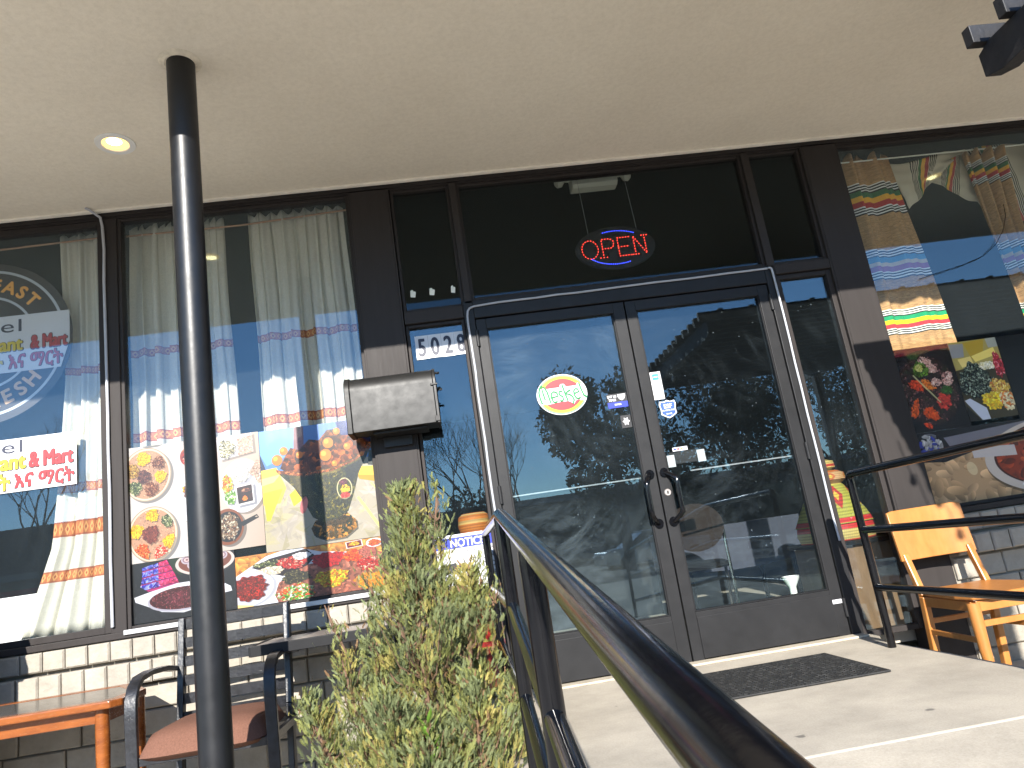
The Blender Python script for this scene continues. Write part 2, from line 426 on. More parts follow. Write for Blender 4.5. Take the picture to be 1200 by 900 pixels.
# ================================================================ setting
def sheet(name, x0, x1, y0, y1, z, m, label=None):
    b = MB(); b.box(x0, x1, y0, y1, z - .3, z)
    o = b.build(name, m); o['kind'] = 'structure'
    return o
sheet('ground', -900, 900, -1500, 900, -.45, M['asphalt'])
sheet('patio_slab', -9, 12, -4.6, .02, -.26, M['slab'])
sheet('bounce_paving', -40, 45, -13.5, -4.601, -.3, M['concrete'])  # unseen pale paving added to bounce sunlight onto the soffit
# landing in front of the doors, then the ramp falling towards the street
LX0, LX1, LY, SL = -.02, 2.12, -1.77, .11
lb = MB()
lb.prism_z([(LX0, LY + .006), (LX1, LY + .006), (LX1 - .01, -.22), (LX1 + .06, -.08), (LX1 + .07, .016), (LX0, .016)], -.262, 0)
kind(lb.build('landing', M['concrete'], None, bevel=.006), 'structure')
rb = MB()
ye = LY - .26 / SL
rb.prism_x([(LY - .008, -.262), (LY - .008, -.001), (ye, -.261), (ye, -.262)], LX0, LX1)
kind(rb.build('ramp', M['concrete']), 'structure')
jb = MB(); jb.box(LX0, LX1, LY - .0078, LY + .0058, -.25, -.0015)
kind(jb.build('ramp_joint', mat('joint sealant', (.62, .58, .5), .8)), 'structure')
tb = MB(); tb.box(.2, 2.13, -.075, .012, .0005, .013)
kind(tb.build('door_sill', mat('cast sill', (.40, .35, .27), .75, 0, .2, 14, .5, 60), bevel=.004), 'structure')
# the room behind the glass
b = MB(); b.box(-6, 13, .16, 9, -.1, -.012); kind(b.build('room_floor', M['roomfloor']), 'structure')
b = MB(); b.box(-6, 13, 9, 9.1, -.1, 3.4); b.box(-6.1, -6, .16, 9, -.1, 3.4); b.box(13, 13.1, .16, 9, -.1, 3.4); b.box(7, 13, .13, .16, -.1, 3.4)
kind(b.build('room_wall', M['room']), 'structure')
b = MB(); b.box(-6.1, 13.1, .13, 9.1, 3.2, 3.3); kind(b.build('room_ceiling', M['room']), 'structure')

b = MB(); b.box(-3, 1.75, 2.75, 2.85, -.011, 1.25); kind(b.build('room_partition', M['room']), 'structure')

# ================================================================ storefront
GY = .05                                             # glass plane
SF = thing('storefront', 'dark bronze aluminium storefront of tall windows around a pair of glass doors', 'storefront', (0, .05, -.26))
def part(b, name, m, parent=None, **k): return b.build(name, m, parent if parent is not None else SF, **k)
def bx(*a): b = MB(); b.box(*a); return b
# head beam under the soffit, stepped
b = bx(-6, 7, .02, .13, 3.001, 3.046); b.box(-6, 7, .008, .02, 3.015, 3.046); part(b, 'head_beam', M['bronze'])
# pillars
for x0, x1, z0 in ((-.42, -.17, -.26), (2.505, 2.75, -.26), (-4.75, -4.5, -.26), (5.2, 5.45, -.26)):
    b = MB(); b.box(x0, x1, 0, .128, z0, 2.9995)
    b.box(x0 + .012, x1 - .012, -.004, 0, z0, 2.9993)
    part(b, 'pillar', M['bronze'], bevel=.004)
def window(x0, x1, z0, z1, m, name='window', fr=.035, lab=None):
    b = MB()
    b.box(x0, x0 + fr, .022, .09, z0, z1); b.box(x1 - fr, x1, .022, .09, z0, z1)
    b.box(x0 + fr, x1 - fr, .024, .088, z0, z0 + fr); b.box(x0 + fr, x1 - fr, .024, .088, z1 - fr, z1)
    w = part(b, name, M['bronze'], bevel=.003)
    if lab: w['label'] = lab
    g = MB(); g.box(x0 + fr - .004, x1 - fr + .004, GY, GY + .006, z0 + fr - .004, z1 - fr + .004)
    g.build('pane', m, w)
    return w
WA = window(-4.5, -1.87, .63, 3.0, M['glassW'], lab='left shop window with the round badge and white name signs')
b = bx(-1.87, -1.79, .012, .1, .61, 2.9995); part(b, 'mullion', M['bronze'], bevel=.004)
WB = window(-1.79, -.42, .63, 3.0, M['glassW'], fr=.02, lab='shop window with cream curtains above food posters')
WC = window(2.75, 5.2, .6, 3.0, M['glassW'], fr=.02, lab='right shop window with striped brown scarves')
# sills
for x0, x1, z in ((-4.5, -.42, .63), (2.75, 5.2, .6)):
    b = bx(x0 + .002, x1 - .002, -.022, .1, z - .035, z - .001); part(b, 'window_sill', M['bronze'], bevel=.004)
b = bx(-1.788, -.422, -.034, -.0225, .612, .636); part(b, 'sill_highlight', mat('sunlit sill strip', (.42, .42, .42), .35, .3), bevel=.002)  # pale strip added as the bright sunlit line along the sill
# sidelights, transoms
window(-.165, .185, -.02, 2.115, M['glassS'], 'sidelight', fr=.018)
b = bx(-.165, .185, .0, .1, 2.117, 2.193); part(b, 'transom_bar', M['bronze'], bevel=.004)
window(-.165, .2, 2.195, 3.0, M['glassT'], 'transom_window', fr=.018)
b = bx(.2, .245, .0, .1, 2.2, 2.9995); part(b, 'mullion', M['bronze'], bevel=.003)
window(.245, 2.1, 2.222, 3.0, M['glassT'], 'transom_window', fr=.018)
b = bx(2.1, 2.145, .0, .1, 2.2, 2.9995); part(b, 'mullion', M['bronze'], bevel=.003)
window(2.145, 2.505, 2.222, 3.0, M['glassT'], 'transom_window', fr=.018)
b = bx(2.142, 2.504, .0, .1, 2.155, 2.219); part(b, 'transom_bar', M['bronze'], bevel=.004)
window(2.142, 2.505, -.02, 2.153, M['glassS'], 'sidelight', fr=.03)
# door frame
b = bx(.187, .247, .0, .1, -.012, 2.219); b.box(2.074, 2.14, 0, .1, -.012, 2.219); b.box(.247, 2.074, .001, .099, 2.105, 2.218)
part(b, 'door_frame', M['bronze2'], bevel=.004)
def door(x0, x1, gx0, gx1, gm, hx, lab):
    y0, y1 = .012, .072
    b = MB()
    b.box(x0, gx0, y0, y1, .002, 2.099); b.box(gx1, x1, y0, y1, .002, 2.099)
    b.box(gx0, gx1, y0, y1, 2.035, 2.099)
    d = part(b, 'door', M['bronze2'], bevel=.003); d['label'] = lab
    k = bx(gx0, gx1, y0 + .001, y1 - .001, .015, .262); k.box(gx0 + .001, gx1 - .001, y0 - .004, y0 + .001, .018, .235)
    k.build('kick_panel', M['bronze2'], d, bevel=.002)
    g = bx(gx0 - .005, gx1 + .005, .038, .044, .255, 2.04); g.build('pane', gm, d)
    gk = bx(gx0, gx0 + .008, y0 + .008, .036, .264, 2.034); gk.box(gx1 - .008, gx1, y0 + .008, .036, .264, 2.034); gk.box(gx0 + .008, gx1 - .008, y0 + .008, .036, .2635, .271)
    gk.build('glazing_bead', M['black'], d)
    h = MB()
    pts = []
    for t in np.linspace(0, 1, 13):
        z = .765 + .28 * t
        k_ = min(1, math.sin(math.pi * t) * 1.9 + .12); pts.append((hx + (-.042 if hx < 1.16 else .05) * k_, y0 - .058 * k_, z))
    pts = [(hx, y0, .765)] + pts + [(hx, y0, 1.045)]
    h.tube(pts, .0145, 14); h.lathe([(.026, -.012), (.026, 0)], (hx, y0, .765), 16, axis='y'); h.lathe([(.026, -.012), (.026, 0)], (hx, y0, 1.045), 16, axis='y')
    h.build('handle', M['pipe'], d, smooth=True)
    p = bx(gx0 + .003, gx1 - .003, .085, .1, 1.034, 1.041) if gx0 < 1 else bx(gx0 + .16, gx1 + .01, .085, .1, 1.036, 1.043)
    p.build('push_bar', mat('brushed steel', (.45, .45, .46), .35, .6), d)
    return d
D1 = door(.25, 1.155, .31, 1.085, M['glassL'], 1.115, 'left glass door with the oval restaurant sticker')
D2 = door(1.163, 2.07, 1.225, 2.005, M['glassR'], 1.2, 'right glass door with white and blue stickers')
b = MB(); b.lathe([(.0, -.006), (.018, -.006), (.021, 0)], (1.2, .012, .93), 20, axis='y'); b.box(1.196, 1.204, .004, .0065, .922, .938, 1)
b.build('lock_cylinder', [mat('steel lock', (.5, .45, .42), .35, .8), M['black']], D2, smooth=True)
for z in (.16, 1.05, 1.98):
    for x in (.248, 2.072): MB().lathe([(.011, -.05), (.011, .05)], (x, .004, z), 12).build('hinge', M['bronze2'], SF, smooth=True)

# ================================================================ brick walls under the windows
def brick_mesh(w, d, h, name='brick', c=.006):
    b = MB()
    x, z = w / 2, h / 2
    vs = [(-x, 0, -z), (x, 0, -z), (x, 0, z), (-x, 0, z), (-x, -d + c, -z), (x, -d + c, -z), (x, -d + c, z), (-x, -d + c, z),
          (-x + c, -d, -z + c), (x - c, -d, -z + c), (x - c, -d, z - c), (-x + c, -d, z - c)]
    fs = [(4, 5, 1, 0), (5, 6, 2, 1), (6, 7, 3, 2), (7, 4, 0, 3), (8, 9, 5, 4), (9, 10, 6, 5), (10, 11, 7, 6), (11, 8, 4, 7), (11, 10, 9, 8)]
    fs = [tuple(reversed(f)) for f in fs]
    b.add(vs, fs)
    me = bpy.data.meshes.new(name); me.from_pydata([tuple(v) for v in b.v], [], [tuple(reversed(f)) for f in b.f]); me.materials.append(M['brick']); me.update()
    return me
def brick_wall(x0, x1, ztop, lab):
    w = bx(x0, x1, .0, .16, -.262, ztop).build('brick_wall', M['mortar'])
    tag(w, lab, 'wall')
    row = [brick_mesh(.1055, .045, .096, c=.008), brick_mesh(.1055, .085, .106, c=.008)]
    run = brick_mesh(.294, .02, .118)
    half = brick_mesh(.144, .02, .118)
    def put(me, x, y, z):
        o = bpy.data.objects.new('brick', me); C.objects.link(o); o.parent = w
        o.location = (x, y + random.uniform(-.0025, .0025), z)
        o.rotation_euler = (random.uniform(-.012, .012), random.uniform(-.008, .008), random.uniform(-.01, .01))
    z = ztop - .052
    for r in range(2):
        n = int((x1 - x0) / .1085)
        for i in range(n):
            put(row[r], x0 + (i + .5) * (x1 - x0) / n, 0, z)
        z -= .118
    z = ztop - .236 - .002
    k = 0
    while z - .06 > -.3:
        zc = z - .06
        x = x0 + (.075 if k % 2 else 0)
        if k % 2: put(half, x0 + .0, .0, zc) if False else None
        while x + .15 < x1:
            put(run, x + .15, 0, zc); x += .302
        z -= .125; k += 1
    return w
brick_wall(-4.5, -.42, .593, 'cream painted brick wall below the windows left of the doors')
brick_wall(2.75, 5.2, .563, 'cream painted brick wall behind the wooden chair right of the doors')

# ================================================================ canopy
CY = -2.07
CN = thing('canopy', 'beige stucco canopy soffit over the shop front', 'canopy', (0, -1, 3.047))
bx(-9, 9, CY + .05, .13, 3.0475, 3.12).build('soffit_panel', M['soffit'], CN)
bx(-9, 9, CY, CY + .05, 3.0465, 3.42).build('fascia', M['soffit'], CN)
bx(-9, 9, CY, .4, 3.421, 3.45).build('roof_deck', M['slab'], CN)
bx(-9, 9, -.022, .0, 3.035, 3.0472).build('trim_strip', mat('cream trim', (.85, .81, .72), .7), CN)
def downlight(x, y, lab):
    t = thing('recessed_light', lab, 'light', (x, y, 3.047), 'recessed lights in the canopy')
    b = MB(); b.lathe([(.062, .0), (.062, -.004), (.096, -.004), (.092, 0)], (x, y, 3.0468), 40); 
    ring = MB(); n = 40
    prof = [(.095, 0), (.093, -.006), (.066, -.006), (.062, -.001)]
    vs, fs = [], []
    for r, h in prof:
        for k in range(n):
            a = 2*math.pi*k/n; vs.append((x + r*math.cos(a), y + r*math.sin(a), 3.0468 + h))
    for i in range(3):
        for k in range(n): fs.append((i*n+k, i*n+(k+1)%n, (i+1)*n+(k+1)%n, (i+1)*n+k))
    ring.add(vs, fs); ring.build('trim_ring', M['white'], t, smooth=True)
    # shallow glowing reflector with its brighter bulb
    c = MB(); vs = [(x, y, 3.0465)] + [(x + .062*math.cos(2*math.pi*k/n), y + .062*math.sin(2*math.pi*k/n), 3.0462) for k in range(n)]
    c.add(vs, [(0, 1 + (k+1) % n, 1 + k) for k in range(n)]); c.build('reflector', emat('warm reflector', (1, .55, .14), 1.25), t)
    c = MB(); c.lathe([(0.001, -.006), (.028, -.005), (.036, 0)], (x + .002, y - .018, 3.0462), 20); c.build('bulb', M['lens'], t, smooth=True)
downlight(-1.49, -.66, 'round warm recessed light in the soffit left of the black post')
downlight(3.95, -.63, 'round recessed light in the soffit above the right window')
downlight(1.2, -.95, 'round recessed light in the soffit above the doors') if False else None

# ================================================================ post
PO = thing('support_post', 'black round steel post carrying the canopy in front of the left window', 'post', (-.96, -1.22, -.26))
b = MB(); b.tube([(-.96, -1.22, -.26), (-.96, -1.22, 1.4), (-.96, -1.22, 3.046)], .0595, 40); b.build('shaft', M['pole'], PO, smooth=True)
b = MB(); b.box(-1.07, -.85, -1.33, -1.11, -.259, -.247); b.build('base_plate', M['pole'], PO, bevel=.003)
b = MB(); b.lathe([(.0605, -.012), (.066, -.014), (.074, -.006), (.09, .0)], (-.963, -1.218, 3.0466), 30); b.build('plaster_collar', mat('cream caulk', (.7, .64, .52), .9, 0, .2, 30, .6, 60), PO)
tag(MB().tube([(-6.2, -1.22, -.26), (-6.2, -1.22, 3.046)], .0595, 24).build('support_post', M['pole'], None, smooth=True), 'black round canopy post far to the left', 'post')

# ================================================================ handrails
def rail(name, lab, x, sgn):
    t = thing(name, lab, 'handrail', (x, -1, 0), 'handrails of the ramp')
    r = .0195
    dx = -.015
    def P(y, z):                     # rail line: level over the landing, then falling with the ramp
        if y >= LY: return (x, y, z)
        return (x + (y - LY) * -dx * 1.0, y, z + (y - LY) * SL)
    y0 = -.15 if sgn < 0 else -.44
    zt = .85 if sgn < 0 else .865
    zm = (.575, .29) if sgn > 0 else (.565, .30)
    c = .025
    top = [(x, y0, zt - .06), (x, y0, zt - c), (x, y0 - .008, zt - .008), (x, y0 - c, zt), P(LY + .03, zt), P(LY - .03, zt), P(-3.2, zt), P(-4.3, zt), P(-4.9, zt), P(-4.95, zt - .02), P(-4.96, zt - .08)]
    MB().tube(top, r, 24).build('top_rail', M['pipe'], t, smooth=True)
    for i, z in enumerate(zm):
        MB().tube([(x, y0 - .0, z), P(LY + .02, z), P(LY - .02, z), P(-3.3, z), P(-4.96, z)], r * .93, 20).build('middle_rail' if i == 0 else 'lower_rail', M['pipe'], t, smooth=True)
    for yy in ((y0, LY, -2.8, -4.0, -4.96) if sgn < 0 else (y0, LY, -3.4, -4.96)):
        p = P(yy, 0)
        zb = -.26 if yy < -4 else p[2] - .0005
        zbase = max(zb, -.26)
        MB().tube([(p[0], yy, zbase), (p[0], yy, P(yy, zt)[2] - .01)], r * (1.08 if sgn < 0 else 1), 22).build('post', M['pipe'], t, smooth=True)
    return t
rail('handrail', 'black steel pipe handrail in the foreground running up to the left door', .13, -1)
rail('handrail', 'black steel pipe handrail at the right edge of the landing by the wooden chair', 2.035, 1)

# ================================================================ rubber door mat
b = MB(); b.box(.93, 1.735, -.925, -.34, .001, .011)
mt = b.build('door_mat', M['rubber'], None, bevel=.004); mt.rotation_euler = (0, 0, 0)
tag(mt, 'black ribbed rubber mat on the concrete in front of the right door', 'door mat')
b = MB()
for i in range(37):
    for j in range(26):
        if random.random() < .1: continue
        cx = .945 + i * .0211; cy = -.915 + j * .0215
        a = random.choice((.7, -.7)) + random.uniform(-.3, .3); s_ = .0075; u = (math.cos(a) * s_, math.sin(a) * s_); v = (-math.sin(a) * .003, math.cos(a) * .003)
        q = [(cx - u[0] - v[0], cy - u[1] - v[1]), (cx + u[0] - v[0], cy + u[1] - v[1]), (cx + u[0] + v[0], cy + u[1] + v[1]), (cx - u[0] + v[0], cy - u[1] + v[1])]
        b.add([(p[0], p[1], .0108) for p in q] + [(p[0], p[1], .015) for p in q], [(4, 5, 6, 7), (0, 1, 5, 4), (1, 2, 6, 5), (2, 3, 7, 6), (3, 0, 4, 7)])
kind(b.build('raised_ribs', M['rubber'], mt), 'stuff')

# ================================================================ mailbox
MBX = thing('mailbox', 'dark grey rural mailbox fixed sideways to the pillar between window and doors', 'mailbox', (-.27, -.01, 1.5))
def vault(y0, y1, z0, z1, k=18):
    r = (y1 - y0) / 2; c = (y0 + y1) / 2
    return [(y1, z0), (y1, z1 - r)] + [(c + r * math.cos(math.pi * i / k), z1 - r + r * math.sin(math.pi * i / k)) for i in range(1, k)] + [(y0, z1 - r), (y0, z0)]
b = MB(); b.prism_x(vault(-.205, -.03, 1.472, 1.788), -.50, -.045); b.build('body', M['mailbox'], MBX, smooth=True, bevel=.003)
b = MB(); b.prism_x(vault(-.211, -.024, 1.466, 1.794), -.53, -.50); b.build('end_cap', M['mailbox'], MBX, smooth=True, bevel=.004)
b = MB(); b.prism_x(vault(-.209, -.026, 1.468, 1.792), -.045, -.028); d = b.build('door', M['mailbox'], MBX, smooth=True, bevel=.003)
MB().lathe([(.007, 0), (.007, .02), (.004, .024)], (-.028, -.13, 1.765), 12, axis='x').build('latch', M['black'], d, smooth=True); MB().lathe([(.006, 0), (.006, .03)], (-.028, -.16, 1.66), 12, axis='x').build('knob', M['black'], d, smooth=True)
bx(-.06, -.02, -.214, -.206, 1.68, 1.69).build('hinge_strap', M['mailbox'], MBX, bevel=.002); bx(-.055, -.028, -.2145, -.206, 1.478, 1.508).build('hinge_strap', M['mailbox'], MBX, bevel=.002)
b = MB(); b.box(-.4, -.1, -.16, -.004, 1.458, 1.4715); b.box(-.36, -.2, -.03, -.004, 1.40, 1.457); b.build('bracket', M['mailbox'], MBX, bevel=.002)

# ================================================================ cables
def cable(pts, r, lab, m='cable', n=8):
    o = MB().tube(pts, r, n).build('cable', M[m], None, smooth=True); return tag(o, lab, 'cable')
jit = lambda p, s=.0025: (p[0] + random.uniform(-s, s), p[1], p[2] + random.uniform(-s, s))
cable([(-1.93, -.06, 3.046), (-1.91, -.05, 3.035), (-1.868, -.014, 3.0), (-1.862, -.004, 2.95)] + [(-1.858 + random.uniform(-.003, .003), .0, z) for z in np.arange(2.8, .7, -.2)] + [(-1.856, .0, .66)], .008, 'thin white conduit running down the mullion beside the left curtain')
cable([(.197, -.008, -.0)] + [(.205 + random.uniform(-.003, .003), -.008, z) for z in np.arange(.1, 2.0, .14)] + [(.203, -.009, 2.06), (.205, -.009, 2.12), (.211, -.009, 2.15), (.225, -.009, 2.167), (.25, -.009, 2.175), (.3, -.009, 2.178)]
      + [(x, -.009, 2.18 + random.uniform(-.002, .002) + .014 * (x / 2)) for x in np.arange(.4, 2.05, .12)] + [(2.09, -.009, 2.195)], .0065, 'white cable sleeve tacked up the left jamb and across the door header')
cable([(2.095, -.012, 2.197), (2.108, -.012, 2.196), (2.114, -.012, 2.19), (2.117, -.011, 2.17), (2.118, -.011, 2.1)] + [(2.12 + random.uniform(-.002, .002), -.01, z) for z in np.arange(1.9, .6, -.16)] + [(2.125, -.01, .52)], 0.0065, 'white cable sleeve running down the right door jamb')
# loose black cord on the patio
pts = []
for i in range(70):
    t = i / 69
    pts.append((-2.0 + .75 * t + .03 * math.sin(t * 17), -.28 + .07 * math.sin(t * 9 + 1), -.245 + .035 * abs(math.sin(t * 8))))
cable(pts, .009, 'loose black cord lying on the patio under the orange wood table', 'black')
pts = [(-1.45 + .12 * math.cos(t) * (1 - t / 40), -.35 + .1 * math.sin(t), -.24 + t * .004) for t in np.arange(0, 15, .35)]
cable(pts, .008, 'coiled black cord on the patio beside the armchair', 'black')
# ================================================================ armchair, tables, wooden chair
def pad(x0, x1, y0, y1, z0, h, taper=.0, n=14):
    b = MB(); vs, fs = [], []
    for side in (1, -1):
        for j in range(n + 1):
            for i in range(n + 1):
                u, v = i / n * 2 - 1, j / n * 2 - 1
                k = (1 - abs(u)**5) * (1 - abs(v)**5)
                uu = u * (1 - .10 * abs(v)**6); vv = v * (1 - .10 * abs(u)**6)
                w = 1 - taper * (v + 1) / 2
                x = (x0 + x1) / 2 + uu * (x1 - x0) / 2 * w
                y = (y0 + y1) / 2 + vv * (y1 - y0) / 2
                z = z0 + side * (h * (.55 if side > 0 else .25) * k**.5) - .03 * max(0, -v - .55)
                vs.append((x, y, z))
    m = (n + 1)**2
    for j in range(n):
        for i in range(n):
            a = j*(n+1)+i
            fs.append((a, a+1, a+n+2, a+n+1)); fs.append((m+a, m+a+n+1, m+a+n+2, m+a+1))
    b.add(vs, fs); return b
AC = thing('armchair', 'black slatted metal armchair with brown cushion behind the black post', 'armchair', (-1.15, -.55, -.26))
for x in (-1.4, -.9):
    b = MB(); b.bar((x, -.40, -.26), (x, -.35, .2), .03, .05); b.bar((x, -.35, .2), (x, -.275, .655), .03, .045)
    b.build('rear_leg', M['furn'], AC, bevel=.004)
for k, z in enumerate((.625, .54, .455, .37, .29, .21)):
    b = MB(); n = 8
    yb = -.35 + (z - .2) / .455 * .075
    pts = [(-1.4 + .5 * i / n, yb + .028 * math.sin(math.pi * i / n), z) for i in range(n + 1)]
    for i in range(n): b.bar(pts[i], pts[i+1], .012, .048)
    b.build('back_slat', M['furn'], AC)
for x in (-1.43, -.87):
    b = MB()
    pts = [(x, -.31, .43), (x, -.45, .45), (x, -.62, .455), (x, -.72, .445), (x, -.77, .415), (x, -.795, .37), (x, -.80, .3), (x, -.79, 0.0), (x, -.80, -.26)]
    n = len(pts)
    vs, fs = [], []
    for i, p in enumerate(pts):
        t = (Vector(pts[min(i+1, n-1)]) - Vector(pts[max(i-1, 0)])).normalized(); nn = Vector((0, -t.z, t.y))
        for dx_, s_ in ((-.024, 1), (.024, 1), (.024, -1), (-.024, -1)): vs.append(Vector(p) + Vector((dx_, 0, 0)) + nn * .011 * s_)
    for i in range(n - 1):
        for k in range(4): fs.append((i*4+k, i*4+(k+1) % 4, (i+1)*4+(k+1) % 4, (i+1)*4+k))
    fs += [(3, 2, 1, 0), tuple((n-1)*4+k for k in range(4))]
    b.add(vs, fs); b.build('armrest_and_front_leg' if False else 'armrest', M['furn'], AC, smooth=True, bevel=.003)
b = MB(); b.bar((-1.42, -.34, .13), (-1.42, -.79, .13), .02, .035); b.bar((-.88, -.34, .13), (-.88, -.79, .13), .02, .035); b.bar((-1.42, -.785, .13), (-.88, -.785, .13), .02, .035); b.bar((-1.42, -.35, .14), (-.88, -.35, .14), .02, .035)
b.build('seat_frame', M['furn'], AC, bevel=.003)
cu = pad(-1.42, -.885, -.84, -.34, .16, .15, .08).build('cushion', M['cushion'], AC, smooth=True)

T1 = thing('side_table', 'grey topped table with black edge between the armchair and the conifer', 'table', (-.66, -.42, -.26))
bx(-.985, -.36, -.62, -.22, .4705, .492).build('tabletop', M['stone_top'], T1, bevel=.003)
b = MB(); b.box(-.99, -.355, -.635, -.62, .45, .496); b.box(-.99, -.355, -.22, -.205, .45, .496); b.box(-1.0, -.985, -.62, -.22, .45, .496); b.box(-.36, -.345, -.62, -.22, .45, .496)
b.build('edge_band', M['black'], T1, bevel=.003)
b = MB(); b.tube([(-.5, -.42, -.24), (-.5, -.42, .455)], .032, 18); b.build('pedestal', M['furn'], T1, smooth=True)
b = MB(); b.bar((-.75, -.42, -.245), (-.25, -.42, -.245), .06, .03); b.bar((-.5, -.67, -.244), (-.5, -.17, -.244), .06, .03); b.build('foot', M['furn'], T1, bevel=.004)

T2 = thing('low_table', 'low orange wood table with dark glossy inlaid top at lower left', 'table', (-1.95, -.5, -.26))
tx0, tx1, ty0, ty1 = -2.55, -1.49, -.82, -.2
def rim(c=.03):
    return [(tx0 + c, ty0), (tx1 - c, ty0), (tx1, ty0 + c), (tx1, ty1 - c), (tx1 - c, ty1), (tx0 + c, ty1), (tx0, ty1 - c), (tx0, ty0 + c)]
o_ = [(tx0 + .03, ty0), (-1.50, ty0 - .01), (-1.465, ty0 + .03), (-1.47, -.55), (-1.67, ty1), (tx0 + .1, ty1), (tx0, ty1 - .1), (tx0, ty0 + .03)]; cx_, cy_ = (tx0 + tx1) / 2, (ty0 + ty1) / 2
i_ = [(cx_ + (x - cx_) * .88, cy_ + (y - cy_) * .8) for x, y in o_]
b = MB(); n = 8
vs = [(x, y, .358) for x, y in o_] + [(x, y, .388) for x, y in o_] + [(x, y, .388) for x, y in i_] + [(x, y, .36) for x, y in i_]
fs = []
for k in range(n):
    k2 = (k+1) % n
    for a in range(3): fs.append((a*n+k, a*n+k2, (a+1)*n+k2, (a+1)*n+k))
    fs.append((3*n+k, 3*n+k2, k2, k))
b.add(vs, fs); b.build('rim', M['oak'], T2, bevel=.006)
b = MB(); b.prism_z(i_, .366, .386); b.build('inlay', M['tglass'], T2)
b = MB(); b.box(tx0+.08, tx1-.08, ty0+.05, ty0+.07, .3, .357); b.box(tx0+.08, -1.7, ty1-.07, ty1-.05, .3, .357); b.box(tx0+.05, tx0+.07, ty0+.08, ty1-.08, .3, .357); b.box(tx1-.07, tx1-.05, ty0+.08, -.45, .3, .357)
b.build('apron', M['oak'], T2, bevel=.003)
for x in (tx0+.06, tx1-.07):
    for y in (ty0+.06, -.42):
        MB().tube([(x, y, .357), (x, y, .2), (x + .0, y, 0), (x + (.02 if x > -2 else -.02), y + (-.02 if y < -.5 else .02), -.26)], [.028, .028, .024, .019], 14).build('leg', M['oak'], T2, smooth=True)

WCH = thing('wooden_chair', 'honey coloured wooden chair with its back to the brick wall right of the doors', 'chair', (2.58, -.4, -.26))
def swoop(x0, x1, y, z0, z1, t, bow, b, cut=0):
    n = 12; vs, fs = [], []
    for i in range(n + 1):
        u = i / n; x = x0 + (x1 - x0) * u; yy = y + bow * math.sin(math.pi * u)
        zt = z1 - (cut if i in (0, n) else 0)
        ry = (z1 - z0) * .12
        vs += [(x, yy, z0), (x, yy + ry, zt), (x, yy + t + ry, zt), (x, yy + t, z0)]
    for i in range(n):
        for k in range(4): fs.append((i*4+k, (i+1)*4+k, (i+1)*4+(k+1) % 4, i*4+(k+1) % 4))
    fs += [(0, 1, 2, 3), (n*4+3, n*4+2, n*4+1, n*4)]
    b.add(vs, fs)
b = MB(); swoop(2.36, 2.80, -.175, .365, .638, .02, .03, b, .008); b.build('backrest', M['maple'], WCH, smooth=True, bevel=.004)
for x in (2.392, 2.768):
    MB().bar((x, -.19, -.26), (x, -.23, .18), .036, .04).bar((x, -.23, .18), (x, -.155, .40), .034, .036).build('rear_leg', M['maple'], WCH, bevel=.006)
for x in (2.36, 2.80):
    MB().tube([(x + (.012 if x < 2.5 else -.012), -.635, .17), (x, -.65, -.04), (x, -.665, -.26)], [.03, .026, .018], 16).build('front_leg', M['maple'], WCH, smooth=True)
b = MB(); b.prism_z([(2.385, -.2), (2.34, -.56), (2.36, -.66), (2.45, -.7), (2.71, -.7), (2.80, -.66), (2.82, -.56), (2.775, -.2)], .185, .212)
b.build('seat', M['maple'], WCH, bevel=.01, seg=3)
b = MB(); b.bar((2.38, -.64, .155), (2.78, -.64, .155), .02, .05); b.bar((2.39, -.22, .155), (2.375, -.63, .155), .02, .05); b.bar((2.77, -.22, .155), (2.785, -.63, .155), .02, .05); b.bar((2.39, -.235, .155), (2.77, -.235, .155), .02, .05)
b.build('seat_apron', M['maple'], WCH, bevel=.003)
b = MB(); b.bar((2.37, -.645, .075), (2.79, -.645, .075), .02, .028); b.bar((2.39, -.215, .0), (2.365, -.65, .0), .018, .026); b.bar((2.77, -.215, .0), (2.795, -.65, .0), .018, .026)
b.bar((2.39, -.21, .05), (2.77, -.21, .05), .018, .026)
b.build('stretcher', M['maple'], WCH, bevel=.003)

# unseen dark box, added to shade the wall under the left window
PL = thing('shade_box', 'added dark box out of view at the far left, shading the wall', 'shadow caster', (-3.1, -.5, -.26))
b = MB(); b.box(-3.55, -2.36, -.72, -.3, -.26, .86); b.box(-3.57, -2.34, -.74, -.28, .8, .88); b.build('body', M['mailbox'], PL, bevel=.006)
b = MB(); b.box(-3.53, -2.38, -.7, -.32, .882, .9); b.build('shade_box_top', M['black'], PL)

